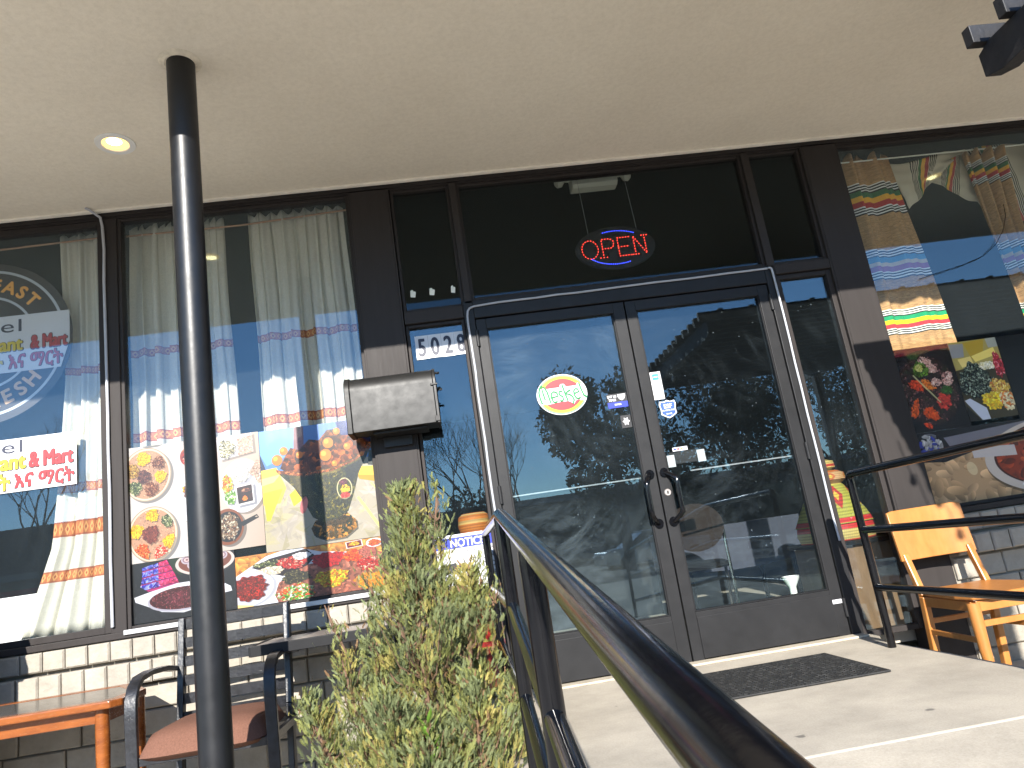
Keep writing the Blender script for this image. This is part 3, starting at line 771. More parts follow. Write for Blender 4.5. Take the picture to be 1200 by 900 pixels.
# ================================================================ conifer
def foliage_mats():
    out = []
    for nm, a, c in (('juniper green', (.16, .18, .055), (.25, .26, .09)), ('juniper blue green', (.13, .155, .07), (.21, .235, .11)), ('juniper yellow', (.27, .235, .065), (.35, .30, .10)), ('juniper dry', (.17, .10, .05), (.24, .15, .08))):
        m = mat(nm, a, .75, 0, 0, 40, col2=c, transl=.25, spec=.2); out.append(m)
    return out
JM = foliage_mats()
class Tri:
    def __init__(s): s.v, s.f, s.m = [], [], []
def sprig(T, p, d, L, mi, rnd):
    # one feathery branchlet: a stem with slim side shoots, each a tapering blade
    d = d.normalized()
    u = d.cross(Vector((rnd.uniform(-1, 1), rnd.uniform(-1, 1), rnd.uniform(-1, 1)))).normalized()
    w = d.cross(u)
    def blade(a, dd, l, wd):
        s_ = dd.cross(w).normalized() * wd
        b = len(T.v)
        T.v += [a - s_ * .6, a + s_ * .6, a + dd * l * .6 + s_ * .9, a + dd * l, a + dd * l * .6 - s_ * .9]
        T.f += [(b, b+1, b+2, b+3, b+4)]; T.m += [mi]
    blade(p, d, L, .0013)
    n = 8
    for i in range(n):
        t = .08 + .84 * i / n
        for sg in (-1, 1):
            dd = (d + u * sg * rnd.uniform(.35, .7) + w * rnd.uniform(-.35, .35)).normalized()
            blade(p + d * L * t, dd, L * (.36 - .22 * t) * rnd.uniform(.7, 1.3), .0011)
def conifer():
    rnd = random.Random(5)
    t = thing('juniper', 'pointed yellow green juniper shrub between the armchair and the front handrail', 'shrub', (-.22, -1.12, -.26))
    wood = mat('juniper bark', (.13, .075, .045), .9, 0, .3, 30, .5, 60)
    T = Tri(); B = MB()
    Y = -1.12
    spires = [  # base (x,y,z), tip (x,y,z), radius, count
        ((-.21, Y, -.1), (-.205, Y, 1.11), .25, 3100),
        ((-.06, Y-.02, .1), (.03, Y-.02, .765), .115, 800),
        ((-.10, Y, .3), (-.085, Y, .88), .10, 330),
        ((-.02, Y-.05, -.2), (.135, Y-.05, .26), .15, 650),
        ((-.33, Y, .0), (-.39, Y+.02, .60), .12, 520),
        ((-.40, Y-.03, -.1), (-.52, Y-.03, .50), .12, 480),
        ((-.46, Y-.05, -.2), (-.66, Y-.05, .32), .16, 850),
        ((-.3, Y-.2, -.26), (-.33, Y-.24, .32), .26, 1500),
        ((-.05, Y-.2, -.26), (-.02, Y-.2, .32), .20, 1200),
        ((-.2, Y-.28, -.26), (-.2, Y-.3, .22), .22, 900),
        ((-.25, Y, .35), (-.31, Y, .80), .10, 300),
        ((-.0, Y, .35), (.12, Y, .60), .05, 110),
        ((-.45, Y, .3), (-.565, Y, .66), .03, 50),
        ((-.3, Y, .5), (-.40, Y, .72), .03, 50),
        ((-.1, Y, .8), (-.07, Y, 1.04), .035, 70),
    ]
    for (a, c, rad, cnt) in spires:
        a = Vector(a); c = Vector(c); ax = c - a; H = ax.length
        B.tube([a, a + ax * .35 + Vector((rnd.uniform(-.01, .01), 0, 0)), a + ax * .7, c - ax * .06], [.018 * min(1, rad / .2), .013 * min(1, rad / .2), .007, .002], 7)
        # limbs
        limbs = []
        for k in range(int(16 + cnt / 45)):
            f = rnd.uniform(.02, .93); an = rnd.uniform(0, 6.283)
            w = rad * (1 - f)**.95 * rnd.choice((.55, .8, 1, 1.22)) + .006
            p0 = a + ax * f; out_ = Vector((math.cos(an), math.sin(an), 0))
            p1 = p0 + out_ * w * .6 + Vector((0, 0, w * .35)); p2 = p0 + out_ * w + Vector((0, 0, w * 1.05 + .02))
            B.tube([p0, p1, p2], [.0045, .003, .001], 4, False); limbs.append((p0, p1, p2, out_, f))
        for k in range(int(cnt * 1.55)):
            p0, p1, p2, out_, lf = limbs[rnd.randrange(len(limbs))]
            s_ = rnd.random()**.6
            q = p0.lerp(p1, s_ / .6) if s_ < .6 else p1.lerp(p2, (s_ - .6) / .4)
            j = (.026 + .022 * (1 - s_)) * (1.05 - .6 * lf)
            q = q + Vector((rnd.gauss(0, j), rnd.gauss(0, j), rnd.gauss(0, j * 1.1)))
            tipw = rnd.random()
            d = out_ * rnd.uniform(.25, .8) + Vector((rnd.uniform(-.35, .35), rnd.uniform(-.35, .35), rnd.uniform(.6, 1.2)))
            zn = mathutils.noise.noise(q * 9.0) + rnd.uniform(-.22, .22); mi = 2 if zn > .28 else (0 if zn > -.08 else 1)
            if s_ < .35 and rnd.random() < .5: mi = 3
            sprig(T, q, d, rnd.uniform(.024, .058) * (1.08 - .5 * lf * lf), mi, rnd)
    me = bpy.data.meshes.new('foliage')
    off = root_off(t)
    vv = np.array([tuple(v) for v in T.v]) - np.array(off)
    me.from_pydata(vv.tolist(), [], T.f)
    for m in JM: me.materials.append(m)
    me.polygons.foreach_set('material_index', T.m); me.update()
    f = bpy.data.objects.new('foliage', me); C.objects.link(f); f.parent = t; f['kind'] = 'stuff'
    B.build('trunk', wood, t, smooth=True)
    # nursery pot
    b = MB(); b.lathe([(.16, 0), (.2, .16), (.215, .17), (.215, .2), (.2, .2), (.195, .17)], (-.2, Y, -.26), 28); b.build('pot', M['rubber'], t, smooth=True)
    # a broadleaf seedling growing out of it
    s2 = thing('seedling', 'small broad leaved green seedling poking out of the juniper', 'plant', (-.18, -1.4, -.1))
    G = mat('fresh leaf green', (.16, .30, .04), .5, 0, .2, 20, transl=.3)
    MB().tube([(-.18, -1.36, -.1), (-.19, -1.42, .1), (-.195, -1.44, .2)], .003, 6).build('stem', wood, s2)
    for k in range(11):
        an = k * 2.4; z = .05 + .016 * k; d = Vector((math.cos(an) * .8, math.sin(an) * .6 - .2, .55 + .05 * k)).normalized(); p = Vector((-.192, -1.43, z))
        sd_ = d.cross(Vector((0, 0, 1))).normalized(); L_ = .075
        b = MB(); vs = [p, p + d*L_*.35 + sd_*.009, p + d*L_*.7 + sd_*.007, p + d*L_, p + d*L_*.7 - sd_*.007, p + d*L_*.35 - sd_*.009, p + d*L_*.5 - Vector((0, 0, .004))]
        b.add(vs, [(0, 1, 6), (1, 2, 6), (2, 3, 6), (3, 4, 6), (4, 5, 6), (5, 0, 6)]); b.build('leaf', G, s2)
conifer()

# ================================================================ pergola
PG = thing('pergola', 'black timber pergola with protruding rafter tails at the upper right', 'pergola', (3.6, -3, -.26))
tim = mat('black stained timber', (.009, .009, .011), .6, 0, .4, 12, .4, 60)
for x in (2.335, 4.6, 7.0, 9.3):
    b = MB(); b.prism_x([(-1.67, 2.30), (-1.67, 2.40), (-1.74, 2.424), (-4.6, 2.424), (-4.6, 2.30), (-1.9, 2.28), (-1.76, 2.275)], x, x + .07); b.build('beam', tim, PG, bevel=.004)
for i in range(18):
    y = -1.705 - i * .165
    x0 = 2.285 + random.uniform(-.01, .01)
    b = MB(); b.box(x0, 9.5, y - .022, y + .022, 2.425, 2.505); b.build('rafter', tim, PG, bevel=.003)
for i in range(24):
    x = 2.5 + i * .29
    bx(x, x + .04, -4.75, -1.75, 2.507, 2.54).build('slat', tim, PG)
for x, y in ((2.37, -4.3), (4.63, -4.3), (4.63, -1.95), (7.03, -4.3), (9.33, -4.3), (9.33, -1.95)):
    bx(x - .045, x + .045, y - .045, y + .045, -.26, 2.299).build('post', tim, PG, bevel=.004)
# string lights along the beam
SLG = thing('string_lights', 'string of small clear bulbs looped under the pergola beam', 'string lights', (2.3, -3, 2.25))
pts = []
for k in range(7):
    for t_ in np.linspace(0, 1, 6, endpoint=False): pts.append((2.29, -2.5 - (k + t_) * .4, 2.30 - .09 * math.sin(math.pi * t_)))
MB().tube(pts, .004, 5).build('wire', M['black'], SLG)
bm_ = mat('clear bulb', (.8, .8, .8), .08, 0, .02, 5)
for k in range(7):
    MB().lathe([(.008, 0), (.012, -.02), (.022, -.04), (.02, -.06), (.006, -.072)], (2.29, -2.7 - k * .4, 2.205), 10).build('bulb', bm_, SLG, smooth=True)

# ================================================================ baskets
def basket_img(name, rows, base, dia, band, diac=(200, 40, 30)):
    h, w = 240, 480
    a = np.zeros((h, w, 3)); yy, xx = np.mgrid[0:h, 0:w]
    a[:] = np.array(base) / 255
    for (r0, r1, c) in band: a[int(r0*h):int(r1*h)] = np.array(c) / 255
    for cx in np.arange(30, w, 80):
        for (cy, ry, rx) in dia:
            m = np.abs((xx - cx) / rx) + np.abs((yy - cy * h) / ry) < 1; a[m] = np.array(diac) / 255
            m = np.abs((xx - cx) / rx) + np.abs((yy - cy * h) / ry) < .45; a[m] = np.array((235, 190, 60)) / 255
    coil = .75 + .25 * np.abs(np.sin(yy / h * math.pi * rows)); st = .9 + .1 * np.sin(xx * 1.6 + np.floor(yy / h * rows) * 2)
    a *= (coil * st)[..., None]
    a *= (.93 + .14 * rng.rand(h, w))[..., None]
    return img_mat(name, a, .7, bump=.4)
def lathe_uv(prof, c, m, name, parent, n=36, rep=1.0):
    b = MB(); vs, fs, uv = [], [], []
    for i, (r, h) in enumerate(prof):
        for k in range(n + 1):
            a = 2*math.pi*k/n; vs.append((c[0] + r*math.cos(a), c[1] + r*math.sin(a), c[2] + h)); uv.append((k/n*rep, i/(len(prof)-1)))
    for i in range(len(prof) - 1):
        for k in range(n): fs.append((i*(n+1)+k, i*(n+1)+k+1, (i+1)*(n+1)+k+1, (i+1)*(n+1)+k))
    b.add(vs, fs, 0, uv); return b.build(name, m, parent, smooth=True)
bk_lid = basket_img('yellow green basket weave', 16, (190, 180, 70), [(.45, 60, 22)], [(.88, .98, (225, 40, 40)), (.0, .1, (230, 205, 90))])
bk_base = basket_img('straw basket weave', 9, (225, 195, 110), [], [(.0, .22, (225, 40, 40)), (.62, .72, (215, 60, 40))])
bk_peach = basket_img('peach basket weave', 10, (225, 170, 115), [(.5, 60, 20)], [(.0, .2, (230, 120, 50))], (215, 110, 60))
bk_tall = basket_img('red and yellow basket weave', 30, (222, 200, 90), [(.25, 44, 26), (.72, 50, 30)], [(.46, .52, (220, 40, 35)), (.94, 1., (215, 30, 35))], (220, 45, 35))
CB = thing('cabinet', 'brown wrapped cabinet with a dark top inside the right sidelight', 'cabinet', (2.35, .4, -.01))
brn = mat('brown kraft panel', (.20, .115, .06), .6, 0, .2, 5, .2, 20, stretch=(4, 4, 1))
bx(2.16, 2.74, .17, .68, -.01, .47).build('body', brn, CB, bevel=.004)
bx(2.13, 2.76, .14, .71, .472, .5).build('top', M['black'], CB, bevel=.004)
BR = thing('woven_basket', 'yellow and red woven basket with a coned lid standing in the right sidelight', 'basket', (2.33, .4, .502))
lathe_uv([(.15, 0), (.22, .0), (.235, .05), (.225, .10)], (2.33, .4, .503), bk_base, 'base', BR)
lathe_uv([(.235, .10), (.2, .17), (.15, .26), (.11, .33), (.095, .345)], (2.33, .4, .503), bk_lid, 'lid', BR)
lathe_uv([(.095, .345), (.13, .37), (.125, .41), (.085, .43)], (2.33, .4, .503), bk_peach, 'collar', BR)
lathe_uv([(.06, .43), (.085, .45), (.08, .49), (.02, .51), (.001, .512)], (2.33, .4, .503), bk_base, 'knob', BR)
BL = thing('woven_basket', 'tall red and yellow woven basket with an orange knob behind the blue notice sign', 'basket', (.07, .42, -.01))
lathe_uv([(.09, .0), (.16, .02), (.15, .1), (.11, .25), (.12, .3), (.165, .42), (.18, .5)], (.09, .42, -.008), bk_tall, 'base', BL)
lathe_uv([(.18, .5), (.17, .58), (.12, .68), (.075, .75)], (.09, .42, -.008), bk_lid, 'lid', BL)
lathe_uv([(.075, .75), (.088, .80), (.092, .90)], (.09, .42, -.008), bk_peach, 'collar', BL)
lathe_uv([(.092, .90), (.1, .93), (.095, .985), (.07, 1.005), (.001, 1.008)], (.09, .42, -.008), basket_img('orange basket weave', 8, (228, 130, 50), [], [(.3, .4, (240, 200, 130)), (.6, .7, (240, 190, 110))]), 'knob', BL)

# ================================================================ dining things inside
IT = thing('dining_table', 'dining table under a grey cloth seen through the right door', 'table', (2.35, 2.0, -.01))
bx(1.65, 2.6, 1.5, 2.3, .66, .69).build('tabletop', M['black'], IT)
for x in (1.7, 2.55):
    for y in (1.55, 2.25): MB().tube([(x, y, .66), (x, y, -.01)], .018, 10).build('leg', M['black'], IT)
cl = MB(); n = 40
vs, fs = [], []
loop = [(1.63, 1.48), (2.62, 1.48), (2.62, 2.32), (1.63, 2.32)]
per = []
for k in range(4):
    p, q = loop[k], loop[(k+1) % 4]
    for i in range(n): per.append((p[0] + (q[0]-p[0])*i/n, p[1] + (q[1]-p[1])*i/n))
for j in range(6):
    for i, (x, y) in enumerate(per):
        d_ = j / 5; o = .018 * math.sin(i * .55) * d_
        cx, cy = x - 2.125, y - 1.9; l_ = math.hypot(cx, cy)
        vs.append((x + cx/l_*o, y + cy/l_*o, .695 - .31 * d_ - .03 * math.sin(i * .08) * d_))
m_ = len(per)
for j in range(5):
    for i in range(m_): fs.append((j*m_+i, j*m_+(i+1) % m_, (j+1)*m_+(i+1) % m_, (j+1)*m_+i))
fs.append(tuple(range(m_)))
cl.add(vs, fs)
tag(cl.build('tablecloth', mat('slate grey cloth', (.045, .05, .07), .9, 0, .1, 10), None, smooth=True), 'slate grey cloth draped over the dining table inside', 'tablecloth')
def dchair(x, y, rz):
    t = thing('dining_chair', 'dining chair with a dark round back and chrome legs inside the right door', 'chair', (0, 0, 0))
    ch = mat('chrome', (.6, .6, .6), .15, 1)
    pad(-.2, .2, -.2, .2, .45, .07).build('seat', M['black'], t, smooth=True)
    b = MB(); n = 20; b.prism_y([(.19 * math.cos(6.283*i/n), .72 + .16 * math.sin(6.283*i/n)) for i in range(n)], .18, .21); b.build('backrest', mat('dark brown vinyl', (.025, .018, .015), .9, spec=.1), t, smooth=True)
    for a in (-.18, .18):
        MB().tube([(a, .17, .7), (a, .18, .43), (a, .2, 0)], .011, 8).build('leg', ch, t, smooth=True)
        MB().tube([(a, -.17, .43), (a, -.2, 0)], .011, 8).build('leg', ch, t, smooth=True)
    t.location = (x, y, -.01); t.rotation_euler = (0, 0, rz); return t
dchair(1.62, 1.0, 2.9)
VS = thing('vase', 'white and orange flared vase on a green mat inside the right door', 'vase', (2.02, .5, .0))
CAMK = 1
b = MB(); b.lathe([(.045, 0), (.05, .015), (.02, .06), (.022, .1), (.05, .15), (.052, .165), (.046, .165), (.001, .11)], (1.98, .42, .17), 20); b.build('body', M['white'], VS, smooth=True)
b = MB(); b.lathe([(.051, .0), (.0535, .012), (.0505, .022)], (1.98, .42, .17), 20); b.build('foot_ring', M['porange'], VS)
st = thing('stool', 'low stool with a green top inside the right door', 'stool', (1.95, .45, -.01))
b = MB(); b.box(1.75, 2.06, .3, .6, .15, .168); b.build('seat', M['pgreen'], st, bevel=.003)
for x in (1.77, 2.04):
    for y in (.32, .58): bx(x - .012, x + .012, y - .012, y + .012, -.01, .149).build('leg', M['black'], st)
# emergency light under the ceiling
EL = thing('emergency_light', 'yellowed white emergency light unit with two lamp heads above the open sign', 'light', (1.18, .3, 3.19))
b = MB(); b.prism_x([(.24, 3.03), (.25, 3.125), (.36, 3.125), (.37, 3.03), (.34, 3.015), (.27, 3.015)], 1.035, 1.345); b.build('housing', M['offwhite'], EL, bevel=.006)
for sg, x in ((-1, 1.03), (1, 1.35)):
    MB().tube([(x, .3, 3.09), (x + sg * .04, .3, 3.095)], .01, 8).build('bracket', M['offwhite'], EL)
    MB().lathe([(.012, 0), (.04, .02), (.044, .05), (.03, .065), (.001, .07)] if sg > 0 else [(.012, 0), (.04, -.02), (.044, -.05), (.03, -.065), (.001, -.07)], (x + sg * .035, .3, 3.095), 18, axis='x').build('lamp_head', M['offwhite'], EL, smooth=True)
bx(1.15, 1.25, .28, .34, 3.12, 3.2).build('mount', M['offwhite'], EL)
# ================================================================ text
def text_mesh(s, size, x, z, y, m, parent, name='lettering', align='CENTER', sx=1.0, bold=0.0, rot=0.0, shear=0.0, extr=.0006, tight=1.0, fit=None):
    cu = bpy.data.curves.new('t', 'FONT'); cu.body = s; cu.size = size; cu.align_x = align; cu.align_y = 'BOTTOM_BASELINE'
    cu.offset = 0; cu.shear = shear; cu.extrude = extr; cu.space_character = tight; cu.resolution_u = 4
    to = bpy.data.objects.new('t', cu); C.objects.link(to)
    dg = bpy.context.evaluated_depsgraph_get(); dg.update()
    me = bpy.data.meshes.new_from_object(to.evaluated_get(dg))
    bpy.data.objects.remove(to); bpy.data.curves.remove(cu)
    n = len(me.vertices); a = np.zeros(n * 3); me.vertices.foreach_get('co', a); a = a.reshape(-1, 3)
    tris = [tuple(p.vertices) for p in me.polygons]
    off = root_off(parent); c, s_ = math.cos(rot), math.sin(rot)
    px, pz = a[:, 0] * sx, a[:, 1]
    if fit:
        lo, hi = a.min(0), a.max(0); px = (a[:, 0] - lo[0]) / (hi[0] - lo[0]) * (fit[1] - fit[0]) + fit[0]; pz = (a[:, 1] - lo[1]) / (hi[1] - lo[1]) * (fit[3] - fit[2]) + fit[2]; x = z = 0
    q = np.stack([x + px * c - pz * s_ - off.x, y - a[:, 2] - off.y, z + px * s_ + pz * c - off.z], 1)
    if bold:                                   # heavier weight: shifted copies of the letters, each a hair in front of the last
        vs, fs = [], []
        for k, (dx_, dz_) in enumerate(((0, 0), (-1, 0), (1, 0), (0, -.8), (0, .8), (-.7, .6), (.7, -.6), (-.7, -.6), (.7, .6))):
            vs.append(q + np.array((dx_ * bold, -.00008 * k, dz_ * bold))); fs += [tuple(i + k * n for i in t_) for t_ in tris]
        me = bpy.data.meshes.new(name); me.from_pydata(np.concatenate(vs).tolist(), [], fs)
    else: me.vertices.foreach_set('co', q.ravel())
    me.materials.clear(); me.materials.append(m); me.name = name; me.update()
    o = bpy.data.objects.new(name, me); C.objects.link(o); o.parent = parent
    return o
def plate(x0, x1, z0, z1, y, m, name, parent=None, t=.002, poly=None):
    b = MB(); b.prism_y(poly or [(x0, z0), (x1, z0), (x1, z1), (x0, z1)], y, y + t); return b.build(name, m, parent)
def ell(cx, cz, rx, rz, n=40, a0=0, a1=2*math.pi, rot=0):
    out = []
    for i in range(n):
        a = a0 + (a1 - a0) * i / (n if abs(a1 - a0 - 2*math.pi) < 1e-6 else n - 1)
        px, pz = rx * math.cos(a), rz * math.sin(a)
        out.append((cx + px * math.cos(rot) - pz * math.sin(rot), cz + px * math.sin(rot) + pz * math.cos(rot)))
    return out
def ring(b, cx, cz, r0, r1, y, n=80, a0=0, a1=2*math.pi, ry=1.0, t=.001):
    for i in range(n):
        p, q = a0 + (a1-a0)*i/n, a0 + (a1-a0)*(i+1)/n
        f = lambda r, a: (cx + r*math.cos(a), cz + r*math.sin(a)*ry)
        b.prism_y([f(r0, p), f(r1, p), f(r1, q), f(r0, q)], y, y + t)

# ---- round badge and name signs on the left window
BD = thing('round_badge', 'big round brown vinyl badge reading BREAKFAST and FRESH on the left window', 'sign', (-2.55, .045, 2.33))
bc, bz, br = -2.555, 2.33, .485
plate(0, 0, 0, 0, .066, M['pbrown'], 'disc', BD, poly=ell(bc, bz, br, br, 96))
wr = flat('badge ring white', (.4, .42, .45)); b = MB(); ring(b, bc, bz, .428, .443, .0645); b.build('outer_ring', wr, BD)
b = MB(); ring(b, bc, bz, .268, .282, .0645); b.build('inner_ring', wr, BD)
for k, ch in enumerate('BREAKFAST'):
    a = math.radians(42 + (8 - k) * 12.6)
    text_mesh(ch, .105, bc + .318 * math.cos(a), bz + .315 * math.sin(a), .0645, M['porange'], BD, 'letter', bold=.004, rot=a - math.pi/2)
for k, ch in enumerate('FRESH'):
    a = math.radians(-43 - (4 - k) * 13)
    text_mesh(ch, .115, bc + .395 * math.cos(a), bz + .395 * math.sin(a), .0645, flat('badge tan', (.56, .33, .16)) if k == 0 else bpy.data.materials['badge tan'], BD, 'letter', bold=.004, rot=a + math.pi/2)
def name_sign(x1, z0, z1, y, lab, lay, cut=False):
    t = thing('name_sign', lab, 'sign', (x1 - .6, y, z0))
    x0 = x1 - 1.27; H = z1 - z0; k = H / .30
    poly = [(x0, z0), (x1 - (.05 if cut else 0), z0), (x1, z0 + H * .45) if cut else (x1, z0 + .001), (x1, z1), (x0, z1)]
    plate(0, 0, 0, 0, y, M['paper'], 'panel', t, poly=poly)
    def tf(s_, m, f, bold):
        e = .0022
        text_mesh(s_, .1, 0, 0, y - .0012, M['pblack'], t, 'letter_outline', bold=bold + .0022, fit=(f[0] - e, f[1] + e, f[2] - e * 1.3, f[3] + e))
        text_mesh(s_, .1, 0, 0, y - .0025, m, t, 'lettering', bold=bold, fit=f)
    text_mesh('Meskel', .1, 0, 0, y - .0015, M['pnavy'], t, 'lettering', tight=1.1, fit=lay[0])
    tf('& Mart', M['pred'], lay[1], .0042); tf('Restaurant', M['pyellow'], lay[2], .0042)
    tf('እና ማርት', M['pred'], lay[3], .0026); tf('ሬስቶራንት', M['pyellow'], lay[4], .0026)
name_sign(-2.085, 2.135, 2.475, .061, 'upper white restaurant name sign, stuck across the round brown badge', [(-2.86, -2.35, 2.375, 2.45), (-2.295, -2.10, 2.262, 2.34), (-2.77, -2.345, 2.262, 2.34), (-2.415, -2.125, 2.15, 2.245), (-2.80, -2.45, 2.15, 2.245)], True)
name_sign(-2.045, 1.445, 1.742, .040, 'lower white restaurant name sign with red and yellow letters below the badge', [(-2.82, -2.33, 1.662, 1.732), (-2.29, -2.065, 1.572, 1.652), (-2.76, -2.315, 1.572, 1.652), (-2.365, -2.06, 1.46, 1.548), (-2.75, -2.395, 1.46, 1.548)])

# ---- street number
HN = thing('house_number', 'house number 5028 in dark digits on white slips beside the left door', 'number', (.03, .047, 1.92))
for k, ch in enumerate('5028'):
    x = -.122 + .0775 * k
    plate(x, x + .0765, 1.905 + .002 * (k % 2), 2.05, .0465, M['paper'], 'digit_slip', HN)
    text_mesh(ch, .152, x + .038, 1.925, .0455, M['pnavy'], HN, 'digit', sx=.66, bold=.0035)

# ---- oval restaurant sticker
MK = thing('restaurant_sticker', 'oval green yellow and red sticker reading Meskel on the left door', 'sticker', (.7, .036, 1.58))
mx, mz, RX, RZ = .695, 1.583, .147, .118
Y = .036
plate(0, 0, 0, 0, Y, M['paper'], 'backing', MK, poly=ell(mx, mz, RX + .004, RZ + .004, 60))
def cap(y, r, m, nm, lim):
    b = MB()
    for s0, s1 in ((lim, math.pi - lim), (math.pi + lim, 2*math.pi - lim)):
        b.prism_y(ell(mx, mz, RX * r, RZ * r, 30, s0, s1), y, y + .0006)
    b.build(nm, m, MK)
cap(Y - .0008, 1.0, M['pgreen'], 'green_band', .46); cap(Y - .0016, .93, M['pyellow'], 'yellow_band', .46); cap(Y - .0024, .80, M['pred'], 'red_field', .5)
b = MB()
pl = [(-.125, -.035), (-.10, -.052), (-.05, -.048), (.02, -.040), (.045, -.052), (.062, -.066), (.078, -.045), (.12, -.02), (.136, -.01), (.125, .045), (.10, .06), (.085, .035), (.05, .036), (.03, .045), (.018, .062), (-.002, .062), (-.012, .04), (-.03, .03), (-.06, .028), (-.085, .04), (-.11, .052), (-.132, .03)]
b.prism_y([(mx + x, mz + z) for x, z in pl], Y - .0032, Y - .0026); b.build('white_field', M['paper'], MK)
gs = flat('sticker letter green', (.045, .25, .09))
def script(strokes, nm='letter'):
    b = MB()
    for s_ in strokes: b.tube([(mx + (px - 430) * .000474, Y - .0036, mz - (py + (px - 430) * .12 - 470) * .000472) for px, py in s_], .0052, 6)
    b.build(nm, gs, MK, smooth=True)
script([[(165, 590), (150, 520), (145, 450), (160, 395), (185, 362)], [(210, 545), (195, 460), (185, 362), (225, 385), (250, 450), (272, 578)]])
script([[(290, 515), (378, 492), (365, 450), (330, 435), (297, 460), (290, 515), (310, 568), (335, 575), (358, 555)]])
script([[(437, 432), (405, 428), (392, 455), (402, 482), (432, 498), (436, 535), (412, 558), (392, 548)]])
script([[(448, 352), (465, 450), (490, 550)], [(540, 412), (495, 440), (470, 462), (520, 470), (555, 500), (568, 545), (545, 592)]])
script([[(580, 462), (642, 438), (630, 402), (600, 400), (580, 430), (580, 480), (600, 520), (628, 525), (652, 508)]])
script([[(660, 325), (675, 400), (698, 480), (735, 505)]])

# ---- small door stickers
t = thing('decal', 'black and blue review sticker at the right edge of the left door', 'sticker', (1.03, .036, 1.46))
plate(.955, 1.075, 1.495, 1.545, .036, M['pblack'], 'top_panel', t); plate(.955, 1.075, 1.46, 1.4945, .036, M['pblue'], 'bottom_panel', t)
text_mesh('EAT US', .02, .985, 1.522, .0345, M['paper'], t, 'lettering', sx=.85, bold=.0008); text_mesh('TIMES', .02, .985, 1.501, .0345, M['paper'], t, 'lettering', sx=.85, bold=.0008)
plate(0, 0, 0, 0, .0345, M['paper'], 'shield', t, t=.0008, poly=[(1.02, 1.539), (1.02, 1.525), (1.03, 1.508), (1.043, 1.501), (1.056, 1.508), (1.066, 1.525), (1.066, 1.539)])
text_mesh('DINER', .014, 1.015, 1.474, .0345, M['paper'], t, 'lettering', bold=.0006)
t = thing('decal', 'small square black sticker with a white crest on the left door', 'sticker', (1.05, .036, 1.35))
plate(1.015, 1.075, 1.335, 1.41, .036, M['pblack'], 'backing', t)
plate(0, 0, 0, 0, .0345, M['paper'], 'crest', t, t=.0008, poly=[(1.045 + (.022 if i % 2 == 0 else .013) * math.cos(i*math.pi/6), 1.373 + (.026 if i % 2 == 0 else .016) * math.sin(i*math.pi/6)) for i in range(12)])
t = thing('decal', 'tall white payment card sticker at the left edge of the right door', 'sticker', (1.27, .036, 1.46))
plate(1.236, 1.302, 1.475, 1.645, .036, M['paper'], 'backing', t)
plate(1.25, 1.288, 1.595, 1.632, .0345, M['pcyan'], 'blue_mark', t, t=.0008); plate(1.257, 1.281, 1.61, 1.617, .0335, M['paper'], 'blue_mark_stripe', t, t=.0006)
plate(1.25, 1.29, 1.555, 1.58, .0345, M['pgrey'], 'grey_mark', t, t=.0008); plate(1.258, 1.282, 1.561, 1.574, .0335, M['paper'], 'grey_mark_field', t, t=.0006)
b = MB()
for z, w in ((1.54, .036), (1.528, .030), (1.518, .034), (1.495, .040)): b.prism_y([(1.27 - w/2, z), (1.27 + w/2, z), (1.27 + w/2, z + .003), (1.27 - w/2, z + .003)], .0345, .0353)
b.build('small_print', M['pgrey'], t)
t = thing('decal', 'blue shield shaped alarm sticker reading ESF on the right door', 'sticker', (1.3, .036, 1.41))
sh = [(-.045, .05), (-.02, .046), (0, .055), (.02, .046), (.045, .05), (.052, .03), (.046, 0), (.047, -.03), (.02, -.047), (0, -.056), (-.02, -.047), (-.047, -.03), (-.046, 0), (-.052, .03)]
plate(0, 0, 0, 0, .036, M['paper'], 'backing', t, poly=[(1.308 + x, 1.412 + z) for x, z in reversed(sh)])
plate(0, 0, 0, 0, .0345, flat('alarm blue', (.02, .07, .3)), 'field', t, t=.0008, poly=[(1.308 + x*.86, 1.412 + z*.86) for x, z in reversed(sh)])
text_mesh('ESF', .036, 1.308, 1.417, .0335, M['paper'], t, 'lettering', bold=.001); text_mesh('ALARMS INC', .014, 1.308, 1.40, .0335, M['paper'], t, 'lettering', bold=.0004); text_mesh('24 HR', .014, 1.308, 1.378, .0335, M['paper'], t, 'lettering', bold=.0004)
t = thing('decal', 'narrow white sticker with coloured marks above the dark notice card', 'sticker', (1.35, .036, 1.16))
plate(1.285, 1.375, 1.158, 1.18, .0362, M['paper'], 'backing', t)
for k, m in enumerate(('pblue', 'pred', 'porange', 'pgrey')): plate(1.292 + k*.02, 1.306 + k*.02, 1.164, 1.174, .035, M[m], 'mark', t, t=.0008)
t = thing('notice_card', 'dark card held by two white tape strips on the right door glass', 'card', (1.36, .046, 1.07))
plate(1.262, 1.465, 1.085, 1.155, .0465, M['pblack'], 'card', t)
plate(1.245, 1.29, 1.07, 1.14, .0445, M['paper'], 'tape', t, t=.001); plate(1.428, 1.475, 1.08, 1.15, .0445, M['paper'], 'tape', t, t=.001)
t = tag(plate(2.008, 2.062, .185, .207, .0095, M['paper'], 'decal', None), 'tiny white rating label on the kick panel corner of the right door', 'label')

